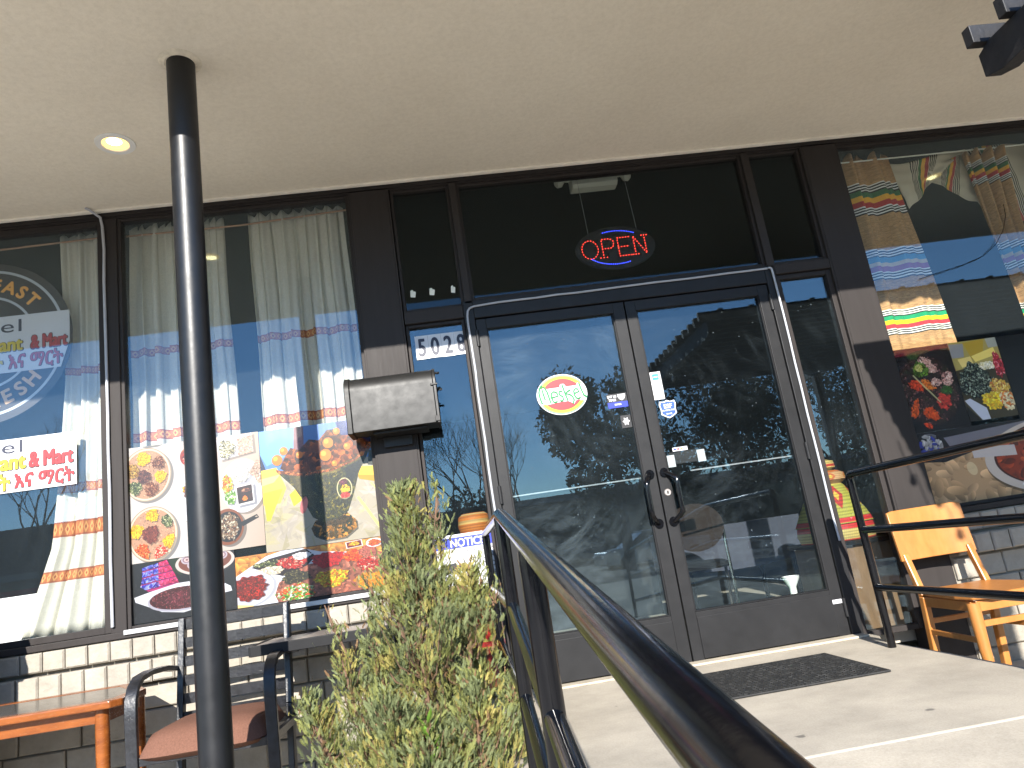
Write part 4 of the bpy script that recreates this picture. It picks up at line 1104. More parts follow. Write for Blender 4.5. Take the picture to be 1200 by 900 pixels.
# ---- video notice
NS = thing('notice_sign', 'blue and white NOTICE video surveillance sign low in the left sidelight', 'sign', (0, .03, .56))
nx0, nx1, nz0, nz1 = -.155, .182, .575, .872
plate(nx0, nx1, nz0, nz1, .040, M['paper'], 'panel', NS)
plate(nx0 + .006, nx1 - .006, nz1 - .075, nz1 - .016, .0385, M['pblue'], 'header', NS, t=.0008)
text_mesh('NOTICE', .062, .03, nz1 - .068, .0375, M['paper'], NS, 'lettering', sx=.85, bold=.0015)
for s_, z, sz in (('THIS AREA IS UNDER', .768, .028), ('24 HOUR', .722, .042), ('VIDEO', .676, .042), ('SURVEILLANCE', .63, .036)):
    text_mesh(s_, sz, .172, z, .0385, M['pblack'], NS, 'lettering', 'RIGHT', sx=.78)
b = MB(); b.prism_y([(-.13, .67), (-.06, .66), (-.03, .69), (-.05, .72), (-.12, .71)], .0385, .0393); b.prism_y([(-.03, .675), (-.01, .665), (-.01, .715), (-.03, .705)], .0385, .0393); b.prism_y([(-.1, .62), (-.085, .62), (-.08, .66), (-.095, .66)], .0385, .0393); b.build('camera_symbol', M['pblack'], NS)

# ---- LED open sign
OS = thing('open_sign', 'oval LED sign reading OPEN in red dots with blue arcs, hung behind the transom', 'sign', (1.24, .15, 2.5))
ox, oz, rr = 1.215, 2.512, .0
blackp = flat('sign acrylic', (.022, .02, .022), .3)
plate(0, 0, 0, 0, .15, blackp, 'panel', OS, t=.012, poly=ell(ox, oz, .262, .145, 56))
red = emat('red led', (1, .05, .03), 3.2); blu = emat('blue led', (.05, .08, 1), 3.2)
def dots(pts, m, nm, r=.0028):
    b = MB()
    for x, z in pts:
        b.lathe([(r, 0), (r * .7, -.004), (.0003, -.005)], (x, .149, z), 6, axis='y')
    b.build(nm, m, OS)
def stroke(segs, step=.019):
    out = []
    for s_ in segs:
        L_ = sum(math.dist(s_[i], s_[i+1]) for i in range(len(s_) - 1)); n = max(1, round(L_ / step)); acc = 0
        for k in range(n + 1):
            d_ = L_ * k / n; i = 0
            while i < len(s_) - 2 and d_ > math.dist(s_[i], s_[i+1]) + 1e-9: d_ -= math.dist(s_[i], s_[i+1]); i += 1
            l_ = math.dist(s_[i], s_[i+1]); f = min(1, d_ / l_)
            out.append((s_[i][0] + (s_[i+1][0] - s_[i][0]) * f, s_[i][1] + (s_[i+1][1] - s_[i][1]) * f))
    return out
lw, lh = .085, .125
def letter(x0, segs): return stroke([[(ox + x0 + u * lw, oz - .06 + v * lh) for u, v in s_] for s_ in segs])
cir = [(.5 + .62 * math.cos(a), .5 + .5 * math.sin(a)) for a in np.linspace(0, 6.283, 25)]
dots(letter(-.21, [cir]), red, 'letter')
dots(letter(-.095, [[(.1, 0), (.1, 1), (.75, 1), (1, .85), (1, .6), (.75, .48), (.1, .48)], [(-.15, 0), (.35, 0)]]), red, 'letter')
dots(letter(.01, [[(1, 0), (.1, 0), (.1, 1), (1, 1)], [(.1, .5), (.8, .5)]]), red, 'letter')
dots(letter(.115, [[(.1, 0), (.1, 1), (.95, 0), (.95, 1)], [(-.1, 0), (.3, 0)], [(.75, 1), (1.15, 1)]]), red, 'letter')
dots([(ox + .21 * math.cos(a), oz + .115 * math.sin(a)) for a in np.linspace(.9, 1.9, 14)], blu, 'arc')
dots([(ox + .20 * math.cos(a), oz + .112 * math.sin(a)) for a in np.linspace(3.75, 5.1, 20)], blu, 'arc')
b = MB(); b.tube([(ox - .16, .155, oz + .11), (ox - .17, .16, 3.2)], .0015, 5); b.tube([(ox + .16, .155, oz + .11), (ox + .14, .16, 3.2)], .0015, 5); b.build('hanging_wire', M['pgrey'], OS)

# ================================================================ curtains
def cloth(name, m, top, bot, z1, z0, y, folds, amp=(.012, .03), seed=0, nx=150, nz=46, parent=None, uvz=None, wob=.0, crimp=0):
    r = np.random.RandomState(seed); ph = r.rand(6) * 6.28; fr = folds * (1 + .35 * (r.rand(6) - .5))
    vs, fs, uv = [], [], []
    for j in range(nz + 1):
        t = j / nz; z = z1 + (z0 - z1) * t
        k = t
        xl = np.interp(t, np.linspace(0, 1, len(top)), top); xr = np.interp(t, np.linspace(0, 1, len(bot)), bot)
        for i in range(nx + 1):
            u = i / nx
            a = amp[0] + (amp[1] - amp[0]) * t**.6
            s_ = math.sin(6.283 * fr[0] * u + ph[0] + .5 * math.sin(t * 3 + ph[2])) + .5 * math.sin(6.283 * fr[1] * 1.9 * u + ph[1]) * (1 - .5 * t) + .3 * math.sin(6.283 * fr[2] * 3.1 * u + ph[3] + t)
            y_ = y + a * s_ * .7
            zz = z + (crimp * (abs(math.sin(6.283 * fr[0] * u + ph[0])) - .5) if j == 0 else 0)
            x = xl + (xr - xl) * (u + .012 * math.sin(6.283 * fr[0] * u * 2 + ph[4]) + .006 * math.sin(t * 9 + ph[5] + u * 7))
            zz += wob * math.sin(u * 5 + seed) * t
            vs.append((x, y_, zz)); uv.append((u, 1 - t))
    for j in range(nz):
        for i in range(nx):
            a_ = j*(nx+1)+i; fs.append((a_, a_+nx+1, a_+nx+2, a_+1))
    b = MB(); b.add(vs, fs, 0, uv); o = b.build(name, m, parent, smooth=True)
    so = o.modifiers.new('thickness', 'SOLIDIFY'); so.thickness = .0015
    return o
def curtain_img(zt, zb, bands, w=512, h=1024):
    a = np.ones((h, w, 3)) * np.array((222, 219, 205)) / 255
    yy, xx = np.mgrid[0:h, 0:w]
    a *= (1 - .05 * rng.rand(h // 8, w).repeat(8, 0))[..., None]; a *= (1 - .05 * rng.rand(h, w // 8).repeat(8, 1))[..., None]
    for zc, hw, rep in bands:
        v = (zt - zc) / (zt - zb) * h; s_ = hw / (zt - zb) * h
        m = np.abs(yy - v) < s_
        p = (xx / w * rep) % 1; dm = np.abs(p - .5) * 2 + np.abs(yy - v) / s_
        col = np.where((dm < .8)[..., None], np.array((225, 172, 105)), np.array((190, 118, 72))) / 255.
        col = np.where((dm < .35)[..., None], np.array((165, 90, 60)) / 255., col)
        edge = np.abs(np.abs(yy - v) - s_ * .88) < s_ * .1
        col = np.where(edge[..., None], np.array((160, 90, 62)) / 255., col)
        a = np.where(m[..., None], col, a)
    return a
rodA = MB().tube([(-4.4, .12, 2.93), (-3.2, .12, 2.915), (-1.9, .12, 2.94)], .006, 10).build('curtain_rod', M['rod'], None, smooth=True); tag(rodA, 'thin brass rod across the top of the left window', 'curtain rod', 'curtain rods')
rodB = MB().tube([(-1.78, .12, 2.93), (-1.1, .12, 2.925), (-.43, .12, 2.955)], .006, 10).build('curtain_rod', M['rod'], None, smooth=True); tag(rodB, 'thin brass rod holding the two middle cream curtains', 'curtain rod', 'curtain rods')
rodC = MB().tube([(2.76, .13, 2.925), (4.0, .13, 2.92), (5.18, .13, 2.94)], .005, 10).build('curtain_rod', M['offwhite'], None, smooth=True); tag(rodC, 'thin pale rod carrying the striped scarves in the right window', 'curtain rod', 'curtain rods')
cmA = img_mat('cream curtain with four bands', curtain_img(2.98, .66, [(2.12, .022, 26), (1.44, .026, 26), (1.215, .042, 18), (.965, .030, 20)]), .9, transl=.3)
cmB = img_mat('cream curtain with two bands', curtain_img(3.0, 1.45, [(2.19, .024, 26), (1.68, .028, 24)]), .9, transl=.3)
tag(cloth('curtain', cmA, (-2.165, -2.15, -2.14, -2.17, -2.22, -2.38), (-1.885, -1.885, -1.885), 2.975, .665, .135, 3.2, (.012, .035), 3, crimp=.02), 'cream curtain flaring at its foot, right of the round badge', 'curtain', 'cream curtains')
tag(cloth('curtain', cmB, (-1.76, -1.77, -1.775), (-1.20, -1.19, -1.17), 2.985, 1.45, .135, 5.6, (.018, .034), 4, crimp=.035), 'cream curtain behind the black post', 'curtain', 'cream curtains')
tag(cloth('curtain', cmB, (-1.06, -1.055, -1.05), (-.47, -.465, -.45), 2.99, 1.45, .135, 5.2, (.018, .034), 11, crimp=.035), 'cream curtain nearest the mailbox, right of the black post', 'curtain', 'cream curtains')
tag(cloth('curtain', cmA, (-3.9, -3.9), (-3.4, -3.4), 2.975, .665, .135, 4, (.012, .035), 9, crimp=.02), 'cream curtain at the far left end of the left window', 'curtain', 'cream curtains')
# white board leaning in the left window
tag(bx(-3.4, -1.93, .28, .3, .6, .9).build('white_board', M['white'], None), 'white board leaning inside the bottom of the left window', 'board')

# ---- striped scarves
ST = [(235, 235, 225), (25, 25, 25)]
def group_rows(kind_):
    g = [ST[0], ST[1], ST[0], ST[1], ST[0], ST[1]]
    mid = {'e': [(50, 105, 60)] * 4 + [(235, 175, 45)] * 4 + [(175, 40, 40)] * 4, 'f': [(0, 150, 95)] * 4 + [(250, 205, 20)] * 4 + [(225, 50, 60)] * 4, 'm': [(70, 130, 160)] * 4 + [(200, 180, 150)] * 3 + [(150, 80, 130)] * 4}[kind_]  # middle kind: same stripe with the blue sky reflection mixed into its colours
    return g + mid + g
def scarf_img(zt, zb, groups, base=(176, 138, 92), w=384, h=1024):
    yy, xx = np.mgrid[0:h, 0:w]
    a = np.ones((h, w, 3)) * np.array(base) / 255
    a *= (.86 + .28 * rng.rand(h // 2, 24).repeat(2, 0).repeat(w // 24, 1))[..., None]
    for zc, hw, kd in groups:
        rows = group_rows(kd); v0 = (zt - zc - hw) / (zt - zb) * h; v1 = (zt - zc + hw) / (zt - zb) * h
        for k, c in enumerate(rows):
            p, q = int(v0 + (v1 - v0) * k / len(rows)), int(v0 + (v1 - v0) * (k + 1) / len(rows)); a[p:q] = np.array(c) / 255
    a *= (.94 + .1 * rng.rand(h, w))[..., None]
    return a
smL = img_mat('brown striped weave', scarf_img(2.97, 1.45, [(2.66, .115, 'e'), (2.19, .105, 'm'), (1.79, .085, 'f')]), .9, transl=.15)
smR = img_mat('brown striped weave bunched', scarf_img(2.95, 1.45, [(2.79, .085, 'e'), (2.16, .10, 'm'), (1.73, .09, 'f')]), .9, transl=.15)
tag(cloth('scarf', smL, (2.85, 2.83, 2.80, 2.79), (3.20, 3.24, 3.28, 3.31), 2.955, 1.45, .15, 2.2, (.03, .022), 2, crimp=.06), 'brown scarf with green yellow red stripes hanging flat beside the right pillar', 'scarf', 'striped scarves')
tag(cloth('scarf', smR, (3.72, 3.74, 3.78, 3.80), (4.02, 3.98, 3.97, 4.0), 2.90, 1.45, .13, 3.4, (.05, .03), 6, crimp=.03), 'bunched brown striped scarf hanging in front of the white shawl', 'scarf', 'striped scarves')
tag(cloth('scarf', smL, (4.22, 4.24, 4.3), (4.7, 4.7, 4.7), 2.955, 1.45, .14, 3.0, (.03, .02), 8), 'brown striped scarf at the right edge of the view', 'scarf', 'striped scarves')
def shawl_img():
    h, w = 384, 512; a = np.ones((h, w, 3)) * np.array((205, 196, 172)) / 255
    a *= (.95 + .08 * rng.rand(h, w))[..., None]
    seq = [(25, 25, 25), None] * 4 + [(50, 105, 60)] * 3 + [(235, 175, 45)] * 4 + [(175, 40, 40)] * 4 + [None, (25, 25, 25)] * 4
    for k, c in enumerate(seq):
        if c: p, q = int(w * (.28 + k * .0135)), int(w * (.28 + k * .0135 + .0115)); a[:, p:q] = np.array(c) / 255
    return a
shm = img_mat('cream shawl weave', shawl_img(), .9, transl=.2)
def patch(q, m, y, seed, amp=.02, n=36):
    r = np.random.RandomState(seed); ph = r.rand(8) * 6.28
    vs, fs, uv = [], [], []
    for j in range(n + 1):
        for i in range(n + 1):
            u, v = i / n, j / n
            x = (q[0][0]*(1-u)+q[1][0]*u)*(1-v) + (q[3][0]*(1-u)+q[2][0]*u)*v; z = (q[0][1]*(1-u)+q[1][1]*u)*(1-v) + (q[3][1]*(1-u)+q[2][1]*u)*v
            y_ = y + amp * (math.sin(9*u + 4*v + ph[0]) * .5 + math.sin(17*u - 6*v + ph[1]) * .3 + math.sin(23*v + 5*u + ph[2]) * .15)
            vs.append((x, y_, z + .012 * math.sin(8*u + ph[3]) * (v if j else 0) + .01 * math.sin(11 * u + ph[4]) * (1 - v))); uv.append((u, v))
    for j in range(n):
        for i in range(n): a = j*(n+1)+i; fs.append((a, a+1, a+n+2, a+n+1))
    return vs, fs, uv
SHW = thing('shawl', 'cream shawl with a green yellow red stripe knotted over the rod in the right window', 'shawl', (3.6, .17, 2.9))
for q, y, sd_ in (([(3.27, 2.56), (3.56, 2.80), (3.80, 2.97), (3.20, 2.90)], .19, 1), ([(3.45, 2.78), (3.78, 2.55), (3.86, 2.92), (3.55, 2.90)], .20, 2), ([(3.85, 2.40), (4.30, 2.42), (4.35, 2.98), (3.62, 2.97)], .21, 3)):
    vs, fs, uv = patch(q, shm, y, sd_)
    b = MB(); b.add(vs, fs, 0, uv); o = b.build('fold', shm, SHW, smooth=True); so = o.modifiers.new('thickness', 'SOLIDIFY'); so.thickness = .002
cable([(3.80, .033, 2.46), (3.79, .033, 2.38), (3.74, .034, 2.28), (3.66, .034, 2.19), (3.55, .035, 2.12), (3.4, .035, 2.08), (3.24, .035, 2.05), (3.08, .035, 2.02)], .002, 'thin black cord curving across the right window glass', 'rope', 5)
# tape scraps over the sidelight transom
b = MB(); 
tp = thing('tape_scraps', 'scraps of pale tape on the glass above the street number', 'tape', (0, .05, 2.3))
for x, w_ in ((-.115, .035), (.0, .035), (.13, .03)):
    plate(0, 0, 0, 0, .046, M['offwhite'], 'scrap', tp, poly=[(x, 2.30), (x + w_ * .8, 2.295), (x + w_, 2.33), (x + w_ * .6, 2.335), (x + w_ * .5, 2.345), (x + .004, 2.34)])
# ================================================================ printed food posters (flat print painted by code)
class Pic:
    def __init__(s, w, h, bg):
        s.w, s.h = w, h; s.a = np.ones((h, w, 3)) * np.array(bg) / 255; s.yy, s.xx = np.mgrid[0:h, 0:w]
        s.r = np.random.RandomState(w * 7 + h)
    def el(s, u, v, ru, rv, rot=0, clip=None):
        x = (s.xx / s.w - u); y = (s.yy / s.h - v) * s.h / s.w
        c, n = math.cos(rot), math.sin(rot); p = (x*c + y*n) / ru; q = (-x*n + y*c) / (rv * s.h / s.w)
        m = p*p + q*q < 1
        return m if clip is None else m & clip
    def poly(s, pts):
        x = s.xx / s.w; y = s.yy / s.h; m = np.zeros((s.h, s.w), bool); n = len(pts)
        for i in range(n):
            (x1, y1), (x2, y2) = pts[i], pts[(i+1) % n]
            if y1 == y2: continue
            c = ((y1 > y) != (y2 > y)) & (x < (x2-x1)*(y-y1)/(y2-y1) + x1); m ^= c
        return m
    def fill(s, m, c, al=1.0): s.a[m] = s.a[m] * (1 - al) + np.array(c) / 255 * al; return m
    def shade(s, m, k=.5, du=.02, dv=.02):
        mm = np.roll(np.roll(m, int(dv * s.h), 0), int(du * s.w), 1); s.a[mm] *= k; return s
    def bits(s, m, pal, n, sz, asp=.5):
        ys, xs = np.nonzero(m)
        if len(ys) == 0: return
        for k in range(n):
            i = s.r.randint(len(ys)); cy, cx = ys[i], xs[i]; r = sz * s.w * s.r.uniform(.6, 1.4); R_ = int(r) + 2
            y0, y1, x0, x1 = max(0, cy-R_), min(s.h, cy+R_), max(0, cx-R_), min(s.w, cx+R_)
            Y, X = np.mgrid[y0:y1, x0:x1]; an = s.r.uniform(0, 3.14); c, n_ = math.cos(an), math.sin(an)
            p = ((X-cx)*c + (Y-cy)*n_) / r; q = (-(X-cx)*n_ + (Y-cy)*c) / (r * asp)
            mk = (p*p + q*q < 1) & m[y0:y1, x0:x1]
            col = np.array(pal[s.r.randint(len(pal))]) / 255 * s.r.uniform(.8, 1.15)
            lit = 1 + .28 * np.clip(-(q + p) * .5, -1, 1)
            s.a[y0:y1, x0:x1][mk] = np.clip(col * lit[..., None], 0, 1)[mk]
    def food(s, u, v, ru, rv, base, pal, n, sz, asp=.5, rot=0, clip=None, sh=.75):
        # ragged outline
        x = (s.xx / s.w - u); y = (s.yy / s.h - v) * s.h / s.w; c, k = math.cos(rot), math.sin(rot)
        p = (x*c + y*k) / ru; q = (-x*k + y*c) / (rv * s.h / s.w); th = np.arctan2(q, p); f = s.r.rand(3) * 6.28
        m = p*p + q*q < (1 + .09 * np.sin(3*th + f[0]) + .07 * np.sin(7*th + f[1]) + .06 * np.sin(15*th + f[2]))**2
        if clip is not None: m &= clip
        if sh < 1: s.shade(m, sh, .008, .012)
        s.fill(m, base); s.bits(m, pal, n, sz, asp); return m
    def noise(s, k=.05, g=1.45, f=.66): s.a = np.clip(s.a, 0, 1)**g * f; s.a *= (1 - k + 2 * k * s.r.rand(s.h, s.w))[..., None]; return np.clip(s.a, 0, 1)

YEL, ORG = [(250, 205, 30), (255, 225, 70), (235, 175, 20)], [(225, 110, 30), (240, 140, 50), (200, 80, 25), (250, 190, 130)]
BRN, GRN = [(140, 85, 60), (110, 60, 45), (180, 130, 100), (200, 160, 130)], [(90, 105, 60), (60, 75, 45), (200, 200, 160), (130, 140, 90)]
RED, LEN = [(200, 45, 35), (225, 80, 55), (160, 30, 25), (240, 190, 170)], [(150, 85, 70), (120, 65, 55), (170, 105, 85)]
SAL = [(150, 190, 60), (220, 230, 190), (230, 90, 40), (90, 150, 50), (240, 240, 220)]
def poster1():
    p = Pic(900, 740, (226, 220, 216))
    g = np.clip((p.xx / p.w - .45) * 1.3, 0, 1)[..., None]; p.a = p.a * (1 - g) + np.array((205, 184, 165)) / 255 * g
    for (u, v, items) in ((.155, .25, [(-.02, -.14, .05, YEL, 'y'), (-.1, -.04, .05, [(190, 150, 60), (120, 90, 50), (230, 200, 120)], 'c'), (.09, -.09, .045, BRN, 'n'), (-.02, .02, .05, [(120, 75, 70), (90, 60, 60), (160, 110, 95)], 'd'), (.1, .03, .042, YEL, 'y'), (-.09, .11, .05, GRN, 'g'), (.03, .13, .05, BRN, 'b')]),
                          (.185, .77, [(.0, -.16, .045, YEL, 'y'), (-.115, -.04, .048, YEL, 'y'), (.11, -.10, .045, GRN, 'g'), (-.015, .0, .06, LEN, 'l'), (.12, .08, .048, YEL, 'y'), (-.085, .15, .06, ORG, 'o'), (.055, .17, .05, [(220, 50, 40), (250, 220, 190), (235, 90, 60)], 'r')])):
        t = p.el(u, v, .182, .235); p.shade(t, .72, .018, .02); p.fill(t, (196, 180, 160)); p.fill(p.el(u, v, .174, .226), (238, 226, 206)); i_ = p.fill(p.el(u, v, .163, .212), (214, 176, 148)); p.bits(i_, [(205, 165, 138), (222, 186, 158)], 400, .006)
        for (du, dv, r, pal, k) in items: p.food(u + du, v + dv, r, r * 1.22, pal[0], pal, 260, .006, clip=i_)
    t = p.el(.455, .14, .05, .075); p.shade(t, .8); p.fill(t, (180, 60, 40)); p.food(.455, .14, .042, .065, (200, 50, 40), RED + [(235, 140, 50)], 90, .012)
    t = p.el(.50, .50, .165, .22); p.shade(t, .78); p.fill(t, (240, 238, 240)); p.fill(p.el(.50, .50, .13, .175), (228, 226, 230)); p.food(.50, .42, .085, .09, (170, 110, 60), BRN + YEL + [(90, 60, 40)], 200, .013); p.food(.52, .58, .075, .075, (150, 190, 80), SAL, 160, .012)
    t = p.poly([(.68, .03), (.95, .0), (.955, .17), (.7, .215)]); p.shade(t, .8); p.fill(t, (238, 234, 238)); p.food(.755, .12, .062, .08, (220, 215, 190), [(235, 235, 215), (90, 85, 55), (160, 150, 100)], 260, .006)
    for v in (.04, .09, .145): p.shade(p.poly([(.84, v), (.95, v-.02), (.955, v+.03), (.845, v+.045)]), .8, 0, .01); m = p.fill(p.poly([(.835, v), (.95, v-.02), (.955, v+.03), (.84, v+.05)]), (226, 192, 172)); p.bits(m, [(232, 202, 184), (214, 180, 160)], 60, .008)
    t = p.el(.86, .46, .165, .235); p.shade(t, .8); p.fill(t, (238, 238, 244)); p.fill(p.el(.86, .46, .15, .215), (230, 230, 238))
    p.shade(p.el(.845, .345, .075, .09), .85); p.fill(p.el(.845, .345, .075, .09), (245, 243, 238)); p.food(.845, .345, .062, .075, (232, 232, 220), [(245, 245, 235), (215, 215, 190), (250, 250, 245)], 300, .006)
    p.food(.745, .44, .04, .09, (190, 190, 70), YEL + ORG + SAL, 140, .009); p.food(.765, .55, .045, .06, (120, 170, 60), [(110, 165, 60), (150, 195, 80), (235, 240, 215)], 120, .009)
    for q in ([(.91, .36), (.975, .24), (1.02, .29), (.965, .42)], [(.955, .42), (1.0, .36), (1.03, .40), (.985, .48)]): t = p.poly(q); p.shade(t, .75); p.fill(t, (214, 186, 168)); p.bits(t, [(224, 198, 180), (200, 172, 152)], 70, .01)
    t = p.poly([(.80, .46), (.935, .445), (.94, .62), (.81, .635)]); p.shade(t, .75); p.fill(t, (244, 240, 240)); m = p.fill(p.poly([(.812, .475), (.925, .46), (.93, .605), (.82, .618)]), (62, 28, 24)); p.bits(m, [(70, 30, 26), (50, 24, 22), (88, 40, 32)], 60, .015); p.food(.88, .505, .035, .018, (170, 110, 90), BRN, 25, .01); p.food(.87, .575, .02, .022, (240, 150, 50), [(240, 150, 50)], 4, .01)
    t = p.el(.73, .80, .12, .155); p.shade(t, .7); p.fill(t, (165, 105, 65)); p.fill(p.el(.735, .80, .1, .13), (38, 36, 36)); p.food(.73, .80, .085, .11, (170, 150, 125), [(60, 45, 40), (220, 210, 190), (150, 110, 80)], 260, .008)
    t = p.poly([(.83, .775), (.95, .725), (.965, .755), (.84, .815)]); p.fill(t, (35, 34, 36)); p.fill(p.el(.945, .745, .01, .006), (200, 185, 170))
    return p.noise(.025)
def poster2():
    p = Pic(800, 840, (176, 168, 150)); r = p.r
    # foil cloth below, crumpled facets
    for k in range(260):
        u, v = r.rand(), .38 + .62 * r.rand(); a = r.rand(3) * 6.28; s_ = r.uniform(.03, .11)
        q = [(u + s_ * math.cos(t), v + s_ * .8 * math.sin(t)) for t in a]; g = r.randint(130, 215); wv = r.rand() < .3
        p.fill(p.poly(q), (g, int(g * .96), int(g * (.7 if wv else .92))), .35)
    p.fill(p.poly([(0, 0), (1, 0), (1, .33), (0, .36)]), (96, 140, 200)); p.fill(p.poly([(.0, .0), (.33, .0), (.31, .2), (.05, .3), (0, .2)]), (130, 178, 226), .8); p.fill(p.poly([(0, .2), (.05, .36), (.0, .36)]), (40, 60, 90))
    p.fill(p.poly([(.3, 0), (.38, 0), (.37, .25), (.28, .25)]), (150, 90, 90), .8); p.fill(p.poly([(.66, 0), (1, 0), (1, .28), (.7, .2)]), (52, 72, 130)); p.fill(p.poly([(.74, 0), (.8, 0), (.84, .2), (.78, .2)]), (110, 120, 190), .8); p.fill(p.poly([(.92, .28), (1, .28), (1, .42), (.9, .40)]), (45, 52, 40))
    p.fill(p.poly([(0, .33), (.13, .32), (.2, .5), (.14, .62), (0, .62)]), (222, 190, 90)); p.fill(p.poly([(0, .40), (.16, .38), (.1, .44), (0, .46)]), (245, 225, 140)); p.fill(p.poly([(.0, .52), (.17, .5), (.05, .75), (.02, .75)]), (240, 200, 60)); p.fill(p.poly([(.8, .40), (1, .42), (1, .56), (.82, .5)]), (226, 196, 60)); p.fill(p.poly([(.8, .47), (1, .50), (1, .56), (.82, .51)]), (190, 150, 30)); p.fill(p.poly([(.22, .56), (.3, .5), (.32, .62), (.25, .66)]), (238, 196, 50))
    for q in ([(.78, .66), (.80, .65), (.98, .95), (.96, .96)], [(.9, .55), (.92, .55), (1, .66), (1, .68)]): p.fill(p.poly(q), (250, 235, 120), .7)
    # foot, body, rim
    t = p.poly([(.42, .80), (.68, .76), (.76, .84), (.76, .90), (.66, .965), (.5, .97), (.4, .92), (.38, .86)]); p.shade(t, .6, .01, .015); p.fill(t, (70, 66, 44)); p.bits(t, [(150, 105, 40), (90, 70, 30), (40, 50, 35), (180, 130, 60)], 260, .02); p.fill(p.el(.57, .82, .15, .04), (44, 40, 30), .7)
    t = p.poly([(.13, .36), (.93, .27), (.82, .45), (.76, .62), (.70, .76), (.6, .81), (.48, .82), (.40, .77), (.34, .64), (.26, .5)]); p.fill(t, (58, 60, 44)); p.bits(t, [(80, 84, 48), (50, 58, 44), (100, 96, 44), (36, 44, 40), (120, 110, 50)], 900, .012)
    p.fill(p.poly([(.22, .4), (.36, .38), (.42, .55), (.44, .72), (.38, .68), (.30, .55)]), (112, 96, 56), .5); p.fill(p.poly([(.7, .40), (.88, .33), (.8, .46), (.72, .6)]), (30, 40, 46), .85); p.fill(p.poly([(.48, .36), (.7, .34), (.66, .42), (.5, .44)]), (150, 128, 60), .6)
    t = p.el(.685, .57, .066, .09); p.fill(t, (196, 188, 150)); p.fill(p.el(.685, .57, .057, .08), (74, 84, 44)); p.food(.68, .52, .035, .03, (110, 60, 70), [(120, 60, 80), (90, 50, 60)], 30, .01); p.food(.69, .575, .04, .035, (190, 160, 80), YEL + [(150, 120, 60)], 30, .012); p.food(.685, .625, .04, .025, (210, 50, 50), [(220, 60, 55), (230, 100, 90)], 30, .012)
    t = p.el(.335, .66, .03, .07, .25); p.fill(t, (190, 110, 110)); p.fill(p.el(.345, .66, .02, .055, .25), (226, 140, 130))
    t = p.poly([(.12, .34), (.14, .375), (.35, .425), (.6, .41), (.8, .35), (.965, .24), (.975, .205), (.93, .2), (.8, .33), (.6, .39), (.35, .4), (.2, .36)]); p.fill(t, (142, 78, 40)); p.bits(t, [(160, 90, 46), (190, 120, 70), (110, 60, 34)], 160, .015)
    mm = p.poly([(.16, .335), (.2, .25), (.26, .17), (.33, .2), (.42, .12), (.5, .14), (.58, .06), (.66, .06), (.7, .12), (.8, .13), (.9, .18), (.93, .215), (.8, .32), (.6, .385), (.35, .395), (.2, .36)])
    p.fill(mm, (96, 48, 24)); p.bits(mm, [(120, 60, 28), (150, 80, 34), (88, 44, 24), (60, 30, 20), (170, 96, 40)], 700, .028, .7)
    for (u, v, r_) in ((.14, .26, .045), (.2, .19, .035), (.58, .17, .045), (.66, .08, .03), (.55, .27, .05), (.86, .3, .02), (.74, .22, .03), (.33, .24, .03), (.62, .35, .025)): t = p.el(u, v, r_, r_); p.shade(t, .7, .004, .008); p.fill(t, (212, 128, 40)); p.fill(p.el(u - r_*.3, v - r_*.3, r_*.45, r_*.45), (240, 168, 66))
    t = p.el(.79, .90, 0.001, .001)
    return p.noise(.04, 1.15, .86)
def poster3():
    p = Pic(760, 400, (34, 38, 42)); p.bits(p.poly([(0, .75), (1, .7), (1, 1), (0, 1)]), [(44, 49, 55), (38, 42, 48), (50, 55, 60)], 300, .02)
    t = p.poly([(.13, .08), (.36, .0), (.42, .2), (.47, .42), (.33, .50), (.18, .49), (.11, .40), (.13, .25)]); p.fill(t, (200, 60, 140))
    for k in range(4):
        v = .05 + k * .11; p.bits(p.poly([(.1, v), (.3, v - .04), (.3, v + .05), (.1, v + .09)]) & t, [(110, 120, 220), (170, 180, 250), (70, 60, 180)], 60, .02, .35); p.bits(p.poly([(.28, v - .04), (.5, v - .07), (.5, v + .02), (.28, v + .05)]) & t, [(235, 60, 130), (245, 110, 160), (190, 40, 110)], 60, .02, .35); p.fill(p.poly([(.1, v + .085), (.5, v + .01), (.5, v + .022), (.1, v + .1)]) & t, (90, 20, 90), .6)
    p.fill(p.poly([(.38, .0), (.5, 0), (.5, .3), (.42, .22)]), (60, 80, 50))
    t = p.el(.72, .12, .28, .22); p.fill(t, (226, 214, 208)); p.fill(p.el(.72, .11, .25, .19), (150, 96, 76)); 
    for k in range(7):
        u, v = .55 + .055 * k, .05 + .1 * (k % 3); t = p.el(u, v, .055, .075); p.fill(t, (206, 196, 204)); p.fill(p.el(u, v, .04, .05), (168, 140, 150)); p.fill(p.el(u, v, .028, .035), (226, 206, 206)); p.fill(p.el(u, v, .012, .015), (150, 110, 110))
    t = p.poly([(.05, .56), (.2, .5), (.45, .42), (.7, .42), (.88, .52), (.95, .6), (.96, .68), (.86, .7), (.7, .86), (.5, .92), (.3, .86), (.15, .72), (.06, .64)]); p.fill(t, (236, 236, 242)); p.fill(p.el(.5, .69, .33, .2), (198, 196, 206)); m = p.fill(p.el(.5, .67, .31, .185), (88, 18, 22)); p.bits(m, [(110, 24, 28), (70, 14, 18), (130, 40, 44), (180, 120, 120)], 900, .007); p.food(.45, .68, .1, .12, (120, 40, 50), [(130, 50, 60), (100, 34, 40), (160, 100, 110)], 260, .012); p.food(.65, .54, .07, .06, (220, 130, 110), [(240, 190, 170), (200, 60, 50), (230, 150, 130)], 90, .014)
    return p.noise(.03)
